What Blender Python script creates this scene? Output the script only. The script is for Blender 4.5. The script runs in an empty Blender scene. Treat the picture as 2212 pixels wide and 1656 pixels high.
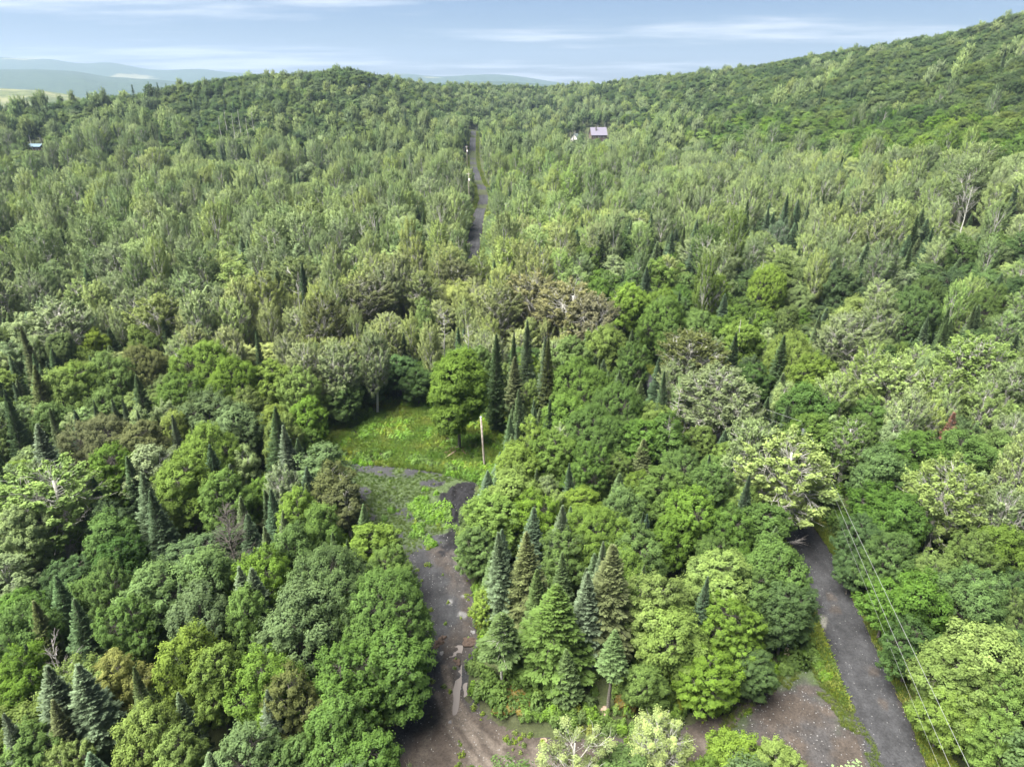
import bpy, math, random
import numpy as np
from mathutils import Vector, Matrix

# ------------------------------------------------------------------ camera, sky, sun, exposure
scene = bpy.context.scene
COL = scene.collection
H = 55.0                                   # drone height above the near ground, metres
PITCH = math.radians(23.6)
SP, CP = math.sin(PITCH), math.cos(PITCH)
F = 1475.0                                 # focal length in photograph units (2212 wide)
cam_d = bpy.data.cameras.new('camera'); cam = bpy.data.objects.new('camera', cam_d); COL.objects.link(cam)
cam.location = (0, 0, H); cam.rotation_euler = (math.radians(90) - PITCH, 0, 0)
cam_d.sensor_width = 36.0; cam_d.lens = 36.0 * F / 2212.0
cam_d.clip_start = 0.5; cam_d.clip_end = 40000
scene.camera = cam

SUN_EL, SUN_AZ = math.radians(62), math.radians(245)      # azimuth clockwise from +Y
world = bpy.data.worlds.new('World'); scene.world = world; world.use_nodes = True
SUN_STRENGTH = 5.0
SKY_STRENGTH = 0.05
EXPOSURE = 2.18
HAZE = 1.1e-4

class NT:
    """small node-tree helper"""
    def __init__(s, tree):
        s.t = tree; s.n = tree.nodes; s.l = tree.links
    def add(s, kind, **kw):
        n = s.n.new(kind)
        for k, v in kw.items():
            if k.startswith('i_'):
                key = k[2:]; key = int(key) if key.isdigit() else key.replace('_', ' ')
                s.put(n.inputs[key], v)
            else: setattr(n, k, v)
        return n
    def put(s, sock, v):
        if isinstance(v, bpy.types.NodeSocket): s.l.new(v, sock)
        elif isinstance(v, bpy.types.Node): s.l.new(v.outputs[0], sock)
        else:
            if hasattr(sock.default_value, '__len__') and not hasattr(v, '__len__'): v = (v, v, v, 1)[:len(sock.default_value)]
            if hasattr(sock.default_value, '__len__') and len(v) == 3 and len(sock.default_value) == 4: v = (*v, 1)
            sock.default_value = v
    def math(s, op, a, b=0.0, clamp=False):
        n = s.n.new('ShaderNodeMath'); n.operation = op; n.use_clamp = clamp
        s.put(n.inputs[0], a); s.put(n.inputs[1], b); return n.outputs[0]
    def mix(s, fac, a, b, mode='MIX'):
        n = s.n.new('ShaderNodeMix'); n.data_type = 'RGBA'; n.blend_type = mode; n.clamp_factor = True
        s.put(n.inputs[0], fac); s.put(n.inputs[6], a); s.put(n.inputs[7], b); return n.outputs[2]
    def ramp(s, fac, lo, hi, a=0.0, b=1.0):
        n = s.n.new('ShaderNodeMapRange'); n.interpolation_type = 'SMOOTHSTEP'
        s.put(n.inputs[0], fac); n.inputs[1].default_value = lo; n.inputs[2].default_value = hi
        n.inputs[3].default_value = a; n.inputs[4].default_value = b; return n.outputs[0]
    def noise(s, vec, scale, detail=3.0, rough=0.55, out=0):
        n = s.n.new('ShaderNodeTexNoise'); n.inputs['Scale'].default_value = scale
        n.inputs['Detail'].default_value = detail; n.inputs['Roughness'].default_value = rough
        s.l.new(vec, n.inputs['Vector']); return n.outputs[out]

w = NT(world.node_tree)
for n in list(w.n): w.n.remove(n)
sky = w.add('ShaderNodeTexSky'); sky.sky_type = 'NISHITA'; sky.sun_disc = False
sky.sun_elevation = SUN_EL; sky.sun_rotation = SUN_AZ
sky.altitude = 200; sky.air_density = 1.0; sky.dust_density = 0.3; sky.ozone_density = 2.0
tc = w.add('ShaderNodeTexCoord')
sep = w.add('ShaderNodeSeparateXYZ'); w.l.new(tc.outputs['Generated'], sep.inputs[0])
# thin clouds: project the view direction on a flat layer so that they flatten towards the horizon
zc = w.math('ADD', w.math('MAXIMUM', sep.outputs[2], 0.0), 0.05)
comb = w.add('ShaderNodeCombineXYZ')
w.put(comb.inputs[0], w.math('DIVIDE', sep.outputs[0], zc)); w.put(comb.inputs[1], w.math('DIVIDE', sep.outputs[1], zc))
comb.inputs[2].default_value = 4.3
mp = w.add('ShaderNodeMapping'); w.l.new(comb.outputs[0], mp.inputs[0])
mp.inputs['Scale'].default_value = (0.20, 0.34, 1.0); mp.inputs['Location'].default_value = (3.1, 1.7, 0)
cn = w.noise(mp.outputs[0], 1.0, 7.0, 0.56)
veil = w.ramp(cn, 0.50, 0.68, 0.0, 0.9)
skyc = w.mix(1.0, sky.outputs[0], (0.31, 0.36, 0.465), 'MULTIPLY')
cloudc = (5.6, 5.8, 6.0, 1)
col = w.mix(veil, skyc, cloudc)
bg = w.add('ShaderNodeBackground'); w.put(bg.inputs[0], col); bg.inputs[1].default_value = SKY_STRENGTH
wo = w.add('ShaderNodeOutputWorld'); w.l.new(bg.outputs[0], wo.inputs[0])

sun_d = bpy.data.lights.new('sun', 'SUN'); sun = bpy.data.objects.new('sun', sun_d); COL.objects.link(sun)
sun_d.energy = SUN_STRENGTH; sun_d.angle = math.radians(50); sun_d.color = (1.0, 0.97, 0.92)
sd = Vector((math.sin(SUN_AZ) * math.cos(SUN_EL), math.cos(SUN_AZ) * math.cos(SUN_EL), math.sin(SUN_EL)))
sun.rotation_euler = (-sd).to_track_quat('-Z', 'Y').to_euler()
scene.view_settings.view_transform = 'Standard'; scene.view_settings.look = 'None'
scene.view_settings.exposure = EXPOSURE; scene.view_settings.gamma = 1.0
scene.view_settings.use_curve_mapping = False
cy = scene.cycles
cy.max_bounces = 6; cy.diffuse_bounces = 4; cy.transmission_bounces = 4; cy.glossy_bounces = 2
cy.volume_bounces = 1; cy.use_denoising = True; cy.use_adaptive_sampling = True; cy.adaptive_threshold = 0.015
cy.sample_clamp_indirect = 2.5; cy.caustics_reflective = False; cy.caustics_refractive = False
scene.render.use_persistent_data = False

# ------------------------------------------------------------------ small maths
rng = np.random.default_rng(7)
random.seed(7)

def px_ray(px, py):
    """(forward, side, down) per unit depth for a pixel of the 2212 wide photograph"""
    v = (py - 828.0) / F
    return CP - v * SP, (px - 1106.0) / F, SP + v * CP
def at(px, py, z=0.0):
    f, s, d = px_ray(px, py); k = (H - z) / d
    return s * k, f * k
def at_depth(px, py, y):
    f, s, d = px_ray(px, py); k = y / f
    return s * k, y, H - d * k
def project(x, y, z):
    dz = H - z
    depth = y * CP + dz * SP
    vv = (-y * SP + dz * CP) / depth
    return 1106 + F * x / depth, 828 + F * vv, depth

def _hash(ix, iy, seed):
    h = (ix.astype(np.int64) * 374761393 + iy.astype(np.int64) * 668265263 + seed * 974634777) & 0x7fffffff
    h = ((h ^ (h >> 13)) * 1274126177) & 0x7fffffff
    return ((h ^ (h >> 16)) & 0xffffff) / float(0xffffff)
def vnoise(x, y, seed=0):
    x = np.asarray(x, float); y = np.asarray(y, float)
    ix = np.floor(x); iy = np.floor(y); fx = x - ix; fy = y - iy
    fx = fx * fx * (3 - 2 * fx); fy = fy * fy * (3 - 2 * fy)
    a = _hash(ix, iy, seed); b = _hash(ix + 1, iy, seed); c = _hash(ix, iy + 1, seed); d = _hash(ix + 1, iy + 1, seed)
    return (a + (b - a) * fx) * (1 - fy) + (c + (d - c) * fx) * fy
def fbm(x, y, seed=0, oct=4):
    s = 0; a = 0.5; t = 0
    for i in range(oct):
        s = s + a * vnoise(np.asarray(x) * 2 ** i, np.asarray(y) * 2 ** i, seed + i * 17); t += a; a *= 0.5
    return s / t
def sstep(a, b, x):
    t = np.clip((np.asarray(x, float) - a) / (b - a), 0, 1); return t * t * (3 - 2 * t)

def inside(poly, x, y):
    x = np.asarray(x, float); y = np.asarray(y, float); r = np.zeros(x.shape, bool); n = len(poly)
    for i in range(n):
        x0, y0 = poly[i]; x1, y1 = poly[(i + 1) % n]
        c = (y0 > y) != (y1 > y)
        with np.errstate(divide='ignore', invalid='ignore'):
            r ^= c & (x < (x1 - x0) * (y - y0) / (y1 - y0 + 1e-12) + x0)
    return r
def seg_dist(pts, x, y, closed=False):
    """distance to a polyline and arc length along it"""
    x = np.asarray(x, float); y = np.asarray(y, float)
    best = np.full(x.shape, 1e9); arc = np.zeros(x.shape); side = np.zeros(x.shape); L = 0
    P = list(pts) + ([pts[0]] if closed else [])
    for (x0, y0), (x1, y1) in zip(P[:-1], P[1:]):
        dx, dy = x1 - x0, y1 - y0; l = math.hypot(dx, dy) + 1e-9
        t = np.clip(((x - x0) * dx + (y - y0) * dy) / (l * l), 0, 1)
        ex, ey = x - (x0 + t * dx), y - (y0 + t * dy); d = np.hypot(ex, ey)
        m = d < best
        best = np.where(m, d, best); arc = np.where(m, L + t * l, arc)
        side = np.where(m, np.sign(dx * ey - dy * ex) * d, side); L += l
    return best, arc, side
def sdist(poly, x, y):
    d, _, _ = seg_dist(poly, x, y, True); return np.where(inside(poly, x, y), -d, d)
def world_poly(pp): return [at(px, py) for px, py in pp]

# ------------------------------------------------------------------ the lie of the land
RIDGE = [(-500, 300, 480), (-200, 270, 500), (0, 243, 520), (200, 212, 560), (350, 192, 600), (430, 178, 640), (490, 158, 680),
         (600, 147, 700), (750, 142, 720), (850, 160, 760), (950, 174, 850), (1100, 182, 1100), (1200, 186, 1150),
         (1300, 172, 1000), (1500, 148, 900), (1700, 118, 820), (1900, 88, 760), (2050, 58, 720), (2212, 24, 680),
         (2400, -15, 660), (2700, -70, 640), (3200, -120, 640)]
CANOPY = 16.0
_t, _z, _d = [], [], []
for px, py, D in RIDGE:
    f, s, d = px_ray(px, py)
    _t.append(s / f); _z.append(H - D * d / f - CANOPY); _d.append(D)
_t, _z, _d = map(np.array, (_t, _z, _d))
_y0 = np.interp(_t, [-1.2, -0.6, -0.3, 0.0, 0.12, 0.4, 0.75, 1.3], [300, 330, 360, 520, 560, 260, 120, 70])
_pw = np.interp(_t, [-1.2, -0.3, 0.0, 0.3, 0.7, 1.3], [1.3, 1.3, 1.3, 1.25, 1.12, 1.05])

ISLAND = world_poly([(1012, 1500), (1020, 1440), (1030, 1330), (1045, 1260), (1300, 1200), (1600, 1330), (1640, 1440), (1560, 1510),
                     (1480, 1555), (1390, 1575), (1300, 1570), (1200, 1585), (1110, 1580), (1055, 1545)])
CX, CY = (-35.0, 62.0), (30.0, 135.0)
def terrain(x, y):
    x = np.asarray(x, float); y = np.asarray(y, float)
    t = np.clip(x / np.maximum(y, 30.0), -1.6, 1.6)
    zr = np.interp(t, _t, _z); D = np.interp(t, _t, _d); y0 = np.interp(t, _t, _y0); pw = np.interp(t, _t, _pw)
    u = np.clip((y - y0) / (D - y0), 0, 1)
    e = np.where(u < 0.9, u, 0.9 + (u - 0.9) * (1 - (u - 0.9) / 0.2))        # rounds the brow of the ridge
    z = zr * (e / 0.95) ** pw * np.where(u < 1, 1, 1)
    beyond = np.clip((y - D) / 900.0, 0, 1)
    z = z * (1 - sstep(0, 1, beyond)) - 60 * sstep(0, 1, np.clip((y - D) / 1500.0, 0, 1))
    z = z + (fbm(x / 70.0, y / 70.0, 3, 3) - 0.5) * 9.0 * sstep(160, 420, y)
    d = sdist(ISLAND, x, y)
    z = z + 0.9 * sstep(0.5, -1.1, d)
    return z
def on_ground(px, py):
    """where the line of sight through a pixel meets the land"""
    f, s, d = px_ray(px, py); k = np.linspace(60, 1400, 2700); hit = np.where(H - d * k <= terrain(s * k, f * k))[0]
    q = k[hit[0]] if len(hit) else 800.0
    return s * q, f * q
def tz(x, y): return float(terrain(np.array([x]), np.array([y]))[0])

# ------------------------------------------------------------------ materials
def new_mat(name):
    m = bpy.data.materials.new(name); m.use_nodes = True
    t = NT(m.node_tree)
    for n in list(t.n): t.n.remove(n)
    return m, t
def finish(t, shader, disp=None):
    o = t.add('ShaderNodeOutputMaterial'); t.l.new(shader, o.inputs[0]); return o

SOFT = 4.0
def leaf_material(name, trans=0.42, gloss=0.02, warm=0.14, tip=(1.5, 1.42, 1.1), tipamt=0.75, patch=0.25):
    m, t = new_mat(name)
    oi = t.add('ShaderNodeObjectInfo'); at_ = t.add('ShaderNodeAttribute', attribute_name='tint')
    sp = t.add('ShaderNodeSeparateColor'); t.l.new(at_.outputs['Color'], sp.inputs[0])
    ia = t.add('ShaderNodeAttribute', attribute_name='leafcol', attribute_type='INSTANCER')
    c = t.mix(1.0, oi.outputs['Color'], ia.outputs['Color'], 'ADD')
    # leaf to leaf and spray to spray differences
    v = t.math('ADD', t.math('MULTIPLY', sp.outputs[0], 0.32), 0.84)
    v2 = t.math('ADD', t.math('MULTIPLY', sp.outputs[1], 0.44), 0.78)
    c = t.mix(1.0, c, t.math('MULTIPLY', v, v2), 'MULTIPLY')
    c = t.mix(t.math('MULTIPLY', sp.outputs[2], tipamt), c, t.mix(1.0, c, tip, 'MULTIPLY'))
    # tree to tree
    r = t.math('ADD', t.math('MULTIPLY', oi.outputs['Random'], 0.24), 0.88)
    c = t.mix(1.0, c, r, 'MULTIPLY')
    c = t.mix(1.0, c, (1.22, 1.16, 0.98), 'MULTIPLY')
    hs = t.add('ShaderNodeHueSaturation'); t.put(hs.inputs['Color'], c)
    n = t.noise(oi.outputs['Location'], 0.023, 2.0)
    t.put(hs.inputs['Hue'], t.math('ADD', 0.5, t.math('MULTIPLY', t.math('SUBTRACT', n, 0.5), -0.05)))
    wn = t.add('ShaderNodeTexWhiteNoise', noise_dimensions='3D'); t.l.new(oi.outputs['Location'], wn.inputs[0])
    t.put(hs.inputs['Saturation'], t.math('ADD', 0.82, t.math('MULTIPLY', wn.outputs[0], 0.2)))
    t.put(hs.inputs['Value'], t.math('ADD', 0.86, t.math('MULTIPLY', n, 0.30)))
    c = hs.outputs[0]
    sa = t.add('ShaderNodeAttribute', attribute_name='soft'); vt = t.add('ShaderNodeVectorTransform'); vt.vector_type = 'NORMAL'; vt.convert_from = 'OBJECT'; vt.convert_to = 'WORLD'
    t.l.new(sa.outputs['Vector'], vt.inputs[0]); gn = t.add('ShaderNodeNewGeometry')
    v1 = t.add('ShaderNodeVectorMath', operation='SCALE'); t.l.new(vt.outputs[0], v1.inputs[0]); v1.inputs['Scale'].default_value = SOFT
    v2_ = t.add('ShaderNodeVectorMath', operation='ADD'); t.l.new(v1.outputs[0], v2_.inputs[0]); t.l.new(gn.outputs['Normal'], v2_.inputs[1])
    v3 = t.add('ShaderNodeVectorMath', operation='NORMALIZE'); t.l.new(v2_.outputs[0], v3.inputs[0])
    df = t.add('ShaderNodeBsdfDiffuse'); t.put(df.inputs[0], c); t.l.new(v3.outputs[0], df.inputs['Normal'])
    tr = t.add('ShaderNodeBsdfTranslucent'); t.l.new(v3.outputs[0], tr.inputs['Normal']); t.put(tr.inputs[0], t.mix(1.0, c, (1.35, 1.35, 0.55), 'MULTIPLY'))
    mx = t.add('ShaderNodeMixShader'); mx.inputs[0].default_value = trans
    t.l.new(df.outputs[0], mx.inputs[1]); t.l.new(tr.outputs[0], mx.inputs[2])
    gl = t.add('ShaderNodeBsdfGlossy'); gl.inputs['Roughness'].default_value = 0.55; t.put(gl.inputs[0], (0.75, 0.8, 0.8))
    m2 = t.add('ShaderNodeMixShader'); m2.inputs[0].default_value = gloss * 0.25
    t.l.new(mx.outputs[0], m2.inputs[1]); t.l.new(gl.outputs[0], m2.inputs[2])
    finish(t, m2.outputs[0]); return m
M = {}
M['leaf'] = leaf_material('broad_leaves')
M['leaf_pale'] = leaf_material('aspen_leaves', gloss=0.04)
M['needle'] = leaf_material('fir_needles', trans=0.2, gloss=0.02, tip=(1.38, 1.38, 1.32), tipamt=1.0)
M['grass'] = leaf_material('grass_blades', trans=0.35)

def bark_material(name, a, b, scale=3.0, band=0.0):
    m, t = new_mat(name)
    g = t.add('ShaderNodeTexCoord'); mpn = t.add('ShaderNodeMapping'); t.l.new(g.outputs['Object'], mpn.inputs[0])
    mpn.inputs['Scale'].default_value = (1, 1, 0.35)
    n = t.noise(mpn.outputs[0], scale * 4, 5.0, 0.7)
    c = t.mix(t.ramp(n, 0.38, 0.62), a, b)
    bs = t.add('ShaderNodeBsdfPrincipled'); t.put(bs.inputs['Base Color'], c); bs.inputs['Roughness'].default_value = 0.9
    bp = t.add('ShaderNodeBump'); bp.inputs['Strength'].default_value = 0.6; bp.inputs['Distance'].default_value = 0.03
    t.l.new(n, bp.inputs['Height']); t.l.new(bp.outputs[0], bs.inputs['Normal'])
    finish(t, bs.outputs[0]); return m
M['bark'] = bark_material('grey_brown_bark', (0.055, 0.045, 0.035), (0.14, 0.125, 0.105))
M['bark_pale'] = bark_material('pale_bark', (0.22, 0.21, 0.17), (0.42, 0.41, 0.36))
M['bark_dead'] = bark_material('weathered_dead_wood', (0.20, 0.18, 0.16), (0.36, 0.33, 0.30))
M['wood_raw'] = bark_material('cut_wood', (0.30, 0.22, 0.13), (0.52, 0.42, 0.28))
M['pole'] = bark_material('weathered_pole_wood', (0.16, 0.13, 0.10), (0.30, 0.26, 0.22), 1.5)
M['twig_red'] = bark_material('red_brown_twigs', (0.13, 0.07, 0.04), (0.22, 0.13, 0.08))
M['clod'] = bark_material('dug_up_earth', (0.030, 0.020, 0.014), (0.085, 0.055, 0.038), 2.0)

def soil_material(name, rough=0.95, fine=6.0, spec=0.0, pebble=0.0):
    """vertex colour 'albedo' (kinds of soil, not shade) broken up by grit and small stones"""
    m, t = new_mat(name)
    a = t.add('ShaderNodeAttribute', attribute_name='albedo'); g = t.add('ShaderNodeNewGeometry')
    n1 = t.noise(g.outputs['Position'], fine, 6.0, 0.75); n2 = t.noise(g.outputs['Position'], fine * 0.13, 4.0, 0.6)
    c = t.mix(1.0, a.outputs['Color'], t.math('MULTIPLY', t.math('MAXIMUM', t.math('ADD', -0.2, t.math('MULTIPLY', n1, 2.4)), .25), t.math('ADD', 0.30, t.math('MULTIPLY', n2, 1.4))), 'MULTIPLY')
    h = n1
    if pebble:
        vo = t.add('ShaderNodeTexVoronoi'); vo.inputs['Scale'].default_value = 5.5; t.l.new(g.outputs['Position'], vo.inputs['Vector'])
        sc = t.add('ShaderNodeSeparateColor'); t.l.new(vo.outputs['Color'], sc.inputs[0])
        stone = t.math('MULTIPLY', t.math('LESS_THAN', vo.outputs['Distance'], 0.28), t.math('GREATER_THAN', sc.outputs[0], 1 - pebble))
        c = t.mix(stone, c, t.mix(sc.outputs[1], (0.09, 0.088, 0.086), (0.22, 0.215, 0.205)))
    bs = t.add('ShaderNodeBsdfPrincipled'); t.put(bs.inputs['Base Color'], c); bs.inputs['Roughness'].default_value = rough
    bs.inputs['Specular IOR Level'].default_value = 0.25
    bp = t.add('ShaderNodeBump'); bp.inputs['Strength'].default_value = 0.7; bp.inputs['Distance'].default_value = 0.08
    t.l.new(h, bp.inputs['Height']); t.l.new(bp.outputs[0], bs.inputs['Normal'])
    finish(t, bs.outputs[0]); return m
M['soil'] = soil_material('forest_soil')
M['gravel'] = soil_material('gravel', fine=5.0, pebble=0.045)

def plain(name, c, rough=0.6, metal=0.0, var=0.15, scale=4.0):
    m, t = new_mat(name); g = t.add('ShaderNodeTexCoord')
    n = t.noise(g.outputs['Object'], scale, 4.0, 0.6)
    cc = t.mix(1.0, c, t.math('ADD', 1 - var, t.math('MULTIPLY', n, 2 * var)), 'MULTIPLY')
    bs = t.add('ShaderNodeBsdfPrincipled'); t.put(bs.inputs['Base Color'], cc)
    bs.inputs['Roughness'].default_value = rough; bs.inputs['Metallic'].default_value = metal
    finish(t, bs.outputs[0]); return m
M['metal_grey'] = plain('grey_painted_steel', (0.42, 0.43, 0.47), 0.4)
M['galv'] = plain('galvanised_steel', (0.5, 0.5, 0.5), 0.45, 0.6)
M['wire'] = plain('aluminium_wire', (0.26, 0.26, 0.25), 0.6, 0.2)
M['ceramic'] = plain('grey_ceramic', (0.5, 0.48, 0.5), 0.25)
M['rock'] = plain('grey_rock', (0.15, 0.145, 0.14), 0.9, 0, 0.5, 6.0)
M['rock_brown'] = plain('brown_rock', (0.20, 0.14, 0.10), 0.9, 0, 0.4, 6.0)
M['moss'] = plain('ochre_moss', (0.085, 0.07, 0.015), 0.95, 0, 0.8, 12.0)
M['roof_metal'] = plain('lilac_grey_metal_roof', (0.12, 0.108, 0.14), 0.7)
M['roof_white'] = plain('pale_grey_green_roof', (0.10, 0.125, 0.11), 0.7)
M['roof_blue'] = plain('blue_metal_roof', (0.055, 0.10, 0.13), 0.7)
M['siding'] = plain('brown_wood_siding', (0.10, 0.07, 0.055), 0.9)
M['trim'] = plain('pale_trim', (0.6, 0.56, 0.52), 0.6)
M['pane'] = plain('dark_window_glass', (0.03, 0.035, 0.04), 0.1, 0, 0.05)
m, t = new_mat('muddy_water')
bs = t.add('ShaderNodeBsdfPrincipled'); t.put(bs.inputs['Base Color'], (0.16, 0.14, 0.125)); bs.inputs['Roughness'].default_value = 0.05
bs.inputs['IOR'].default_value = 1.33; bs.inputs['Specular IOR Level'].default_value = 0.9
g = t.add('ShaderNodeNewGeometry'); bp = t.add('ShaderNodeBump'); bp.inputs['Strength'].default_value = 0.05
t.l.new(t.noise(g.outputs['Position'], 3.0), bp.inputs['Height']); t.l.new(bp.outputs[0], bs.inputs['Normal'])
finish(t, bs.outputs[0]); M['water'] = m

# ------------------------------------------------------------------ mesh helpers
def np_mesh(name, verts, faces, mats, mat_index=None, attrs=None, smooth=False):
    """faces: list of (n, k) integer arrays"""
    me = bpy.data.meshes.new(name)
    verts = np.asarray(verts, np.float32); me.vertices.add(len(verts)); me.vertices.foreach_set('co', verts.ravel())
    faces = [np.asarray(f, np.int32) for f in faces if len(f)]
    loops = np.concatenate([f.ravel() for f in faces]); sizes = np.concatenate([np.full(len(f), f.shape[1], np.int32) for f in faces])
    me.loops.add(len(loops)); me.loops.foreach_set('vertex_index', loops)
    me.polygons.add(len(sizes)); st = np.concatenate([[0], np.cumsum(sizes)[:-1]]).astype(np.int32)
    me.polygons.foreach_set('loop_start', st); me.polygons.foreach_set('loop_total', sizes)
    for m_ in mats: me.materials.append(m_)
    if mat_index is not None: me.polygons.foreach_set('material_index', np.asarray(mat_index, np.int32))
    me.polygons.foreach_set('use_smooth', np.full(len(sizes), bool(smooth)))
    for an, av in (attrs or {}).items():
        a = me.attributes.new(an, 'FLOAT_COLOR', 'POINT')
        av = np.asarray(av, np.float32)
        if av.shape[1] == 7:     # leaf tint and, in the last three columns, the outward direction of the spray
            b_ = me.attributes.new('soft', 'FLOAT_VECTOR', 'POINT'); b_.data.foreach_set('vector', np.ascontiguousarray(av[:, 4:]).ravel()); av = np.ascontiguousarray(av[:, :4])
        if av.shape[1] == 3: av = np.concatenate([av, np.ones((len(av), 1), np.float32)], 1)
        a.data.foreach_set('color', av.ravel())
    me.update(); me.validate(verbose=False)
    return me
def link(o, parent=None, coll=None):
    (coll or COL).objects.link(o)
    if parent is not None: o.parent = parent
    return o
def tag(o, label=None, cat=None, group=None, kind=None):
    if label: o['label'] = label
    if cat: o['category'] = cat
    if group: o['group'] = group
    if kind: o['kind'] = kind
    return o
def mobj(name, me, parent=None, loc=None): 
    o = bpy.data.objects.new(name, me); link(o, parent)
    if loc is not None: o.location = loc
    return o

class Tubes:
    """tapered tubes collected into one mesh"""
    def __init__(s): s.v = []; s.f = []; s.n = 0
    def add(s, pts, radii, sides=6, cap=True):
        pts = np.asarray(pts, float); k = len(pts)
        d = np.gradient(pts, axis=0); d /= np.linalg.norm(d, axis=1, keepdims=True) + 1e-9
        ref = np.array([0, 0, 1.0]) if abs(d[0, 2]) < 0.9 else np.array([1.0, 0, 0])
        u = np.cross(d, ref); u /= np.linalg.norm(u, axis=1, keepdims=True) + 1e-9; w_ = np.cross(d, u)
        a = np.linspace(0, 2 * math.pi, sides, endpoint=False)
        ring = (u[:, None] * np.cos(a)[None, :, None] + w_[:, None] * np.sin(a)[None, :, None]) * np.asarray(radii, float)[:, None, None] + pts[:, None]
        base = s.n; s.v.append(ring.reshape(-1, 3)); s.n += k * sides
        i = np.arange(k - 1)[:, None] * sides; j = np.arange(sides)[None]; j2 = (j + 1) % sides
        q = np.stack([i + j, i + sides + j, i + sides + j2, i + j2], -1).reshape(-1, 4) + base
        s.f.append(q)
        if cap:
            s.v.append(pts[-1:]); e = base + (k - 1) * sides
            s.capf = getattr(s, 'capf', []); s.capf.append(np.stack([e + np.arange(sides), np.full(sides, s.n), e + (np.arange(sides) + 1) % sides], -1)); s.n += 1
    def data(s):
        fs = [np.concatenate(s.f)]
        if getattr(s, 'capf', None): fs.append(np.concatenate(s.capf))
        return np.concatenate(s.v), fs

def unit(v): return v / (np.linalg.norm(v, axis=-1, keepdims=True) + 1e-9)
def cards(c, n, a, b, r, u=None):
    """diamond shaped leaf cards; c centres, n normals, a and b half lengths"""
    if u is None:
        ref = np.where(np.abs(n[:, 2:3]) < 0.9, np.array([[0, 0, 1.0]]), np.array([[1.0, 0, 0]]))
        u = unit(np.cross(n, ref)); w_ = np.cross(n, u); an = r.uniform(0, 2 * math.pi, (len(c), 1))
        u = u * np.cos(an) + w_ * np.sin(an)
    w_ = unit(np.cross(n, u)); a = np.asarray(a).reshape(-1, 1); b = np.asarray(b).reshape(-1, 1)
    fold = n * (b * 0.25)
    v = np.stack([c - u * a, c - w_ * b + fold, c + u * a, c + w_ * b + fold], 1).reshape(-1, 3)
    f = np.arange(len(c) * 4).reshape(-1, 4)
    return v, f

# ------------------------------------------------------------------ tree forms
def sphere_pts(n, r):
    z = r.uniform(-1, 1, n); a = r.uniform(0, 2 * math.pi, n); q = np.sqrt(1 - z * z)
    return np.stack([q * np.cos(a), q * np.sin(a), z], 1)

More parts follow.
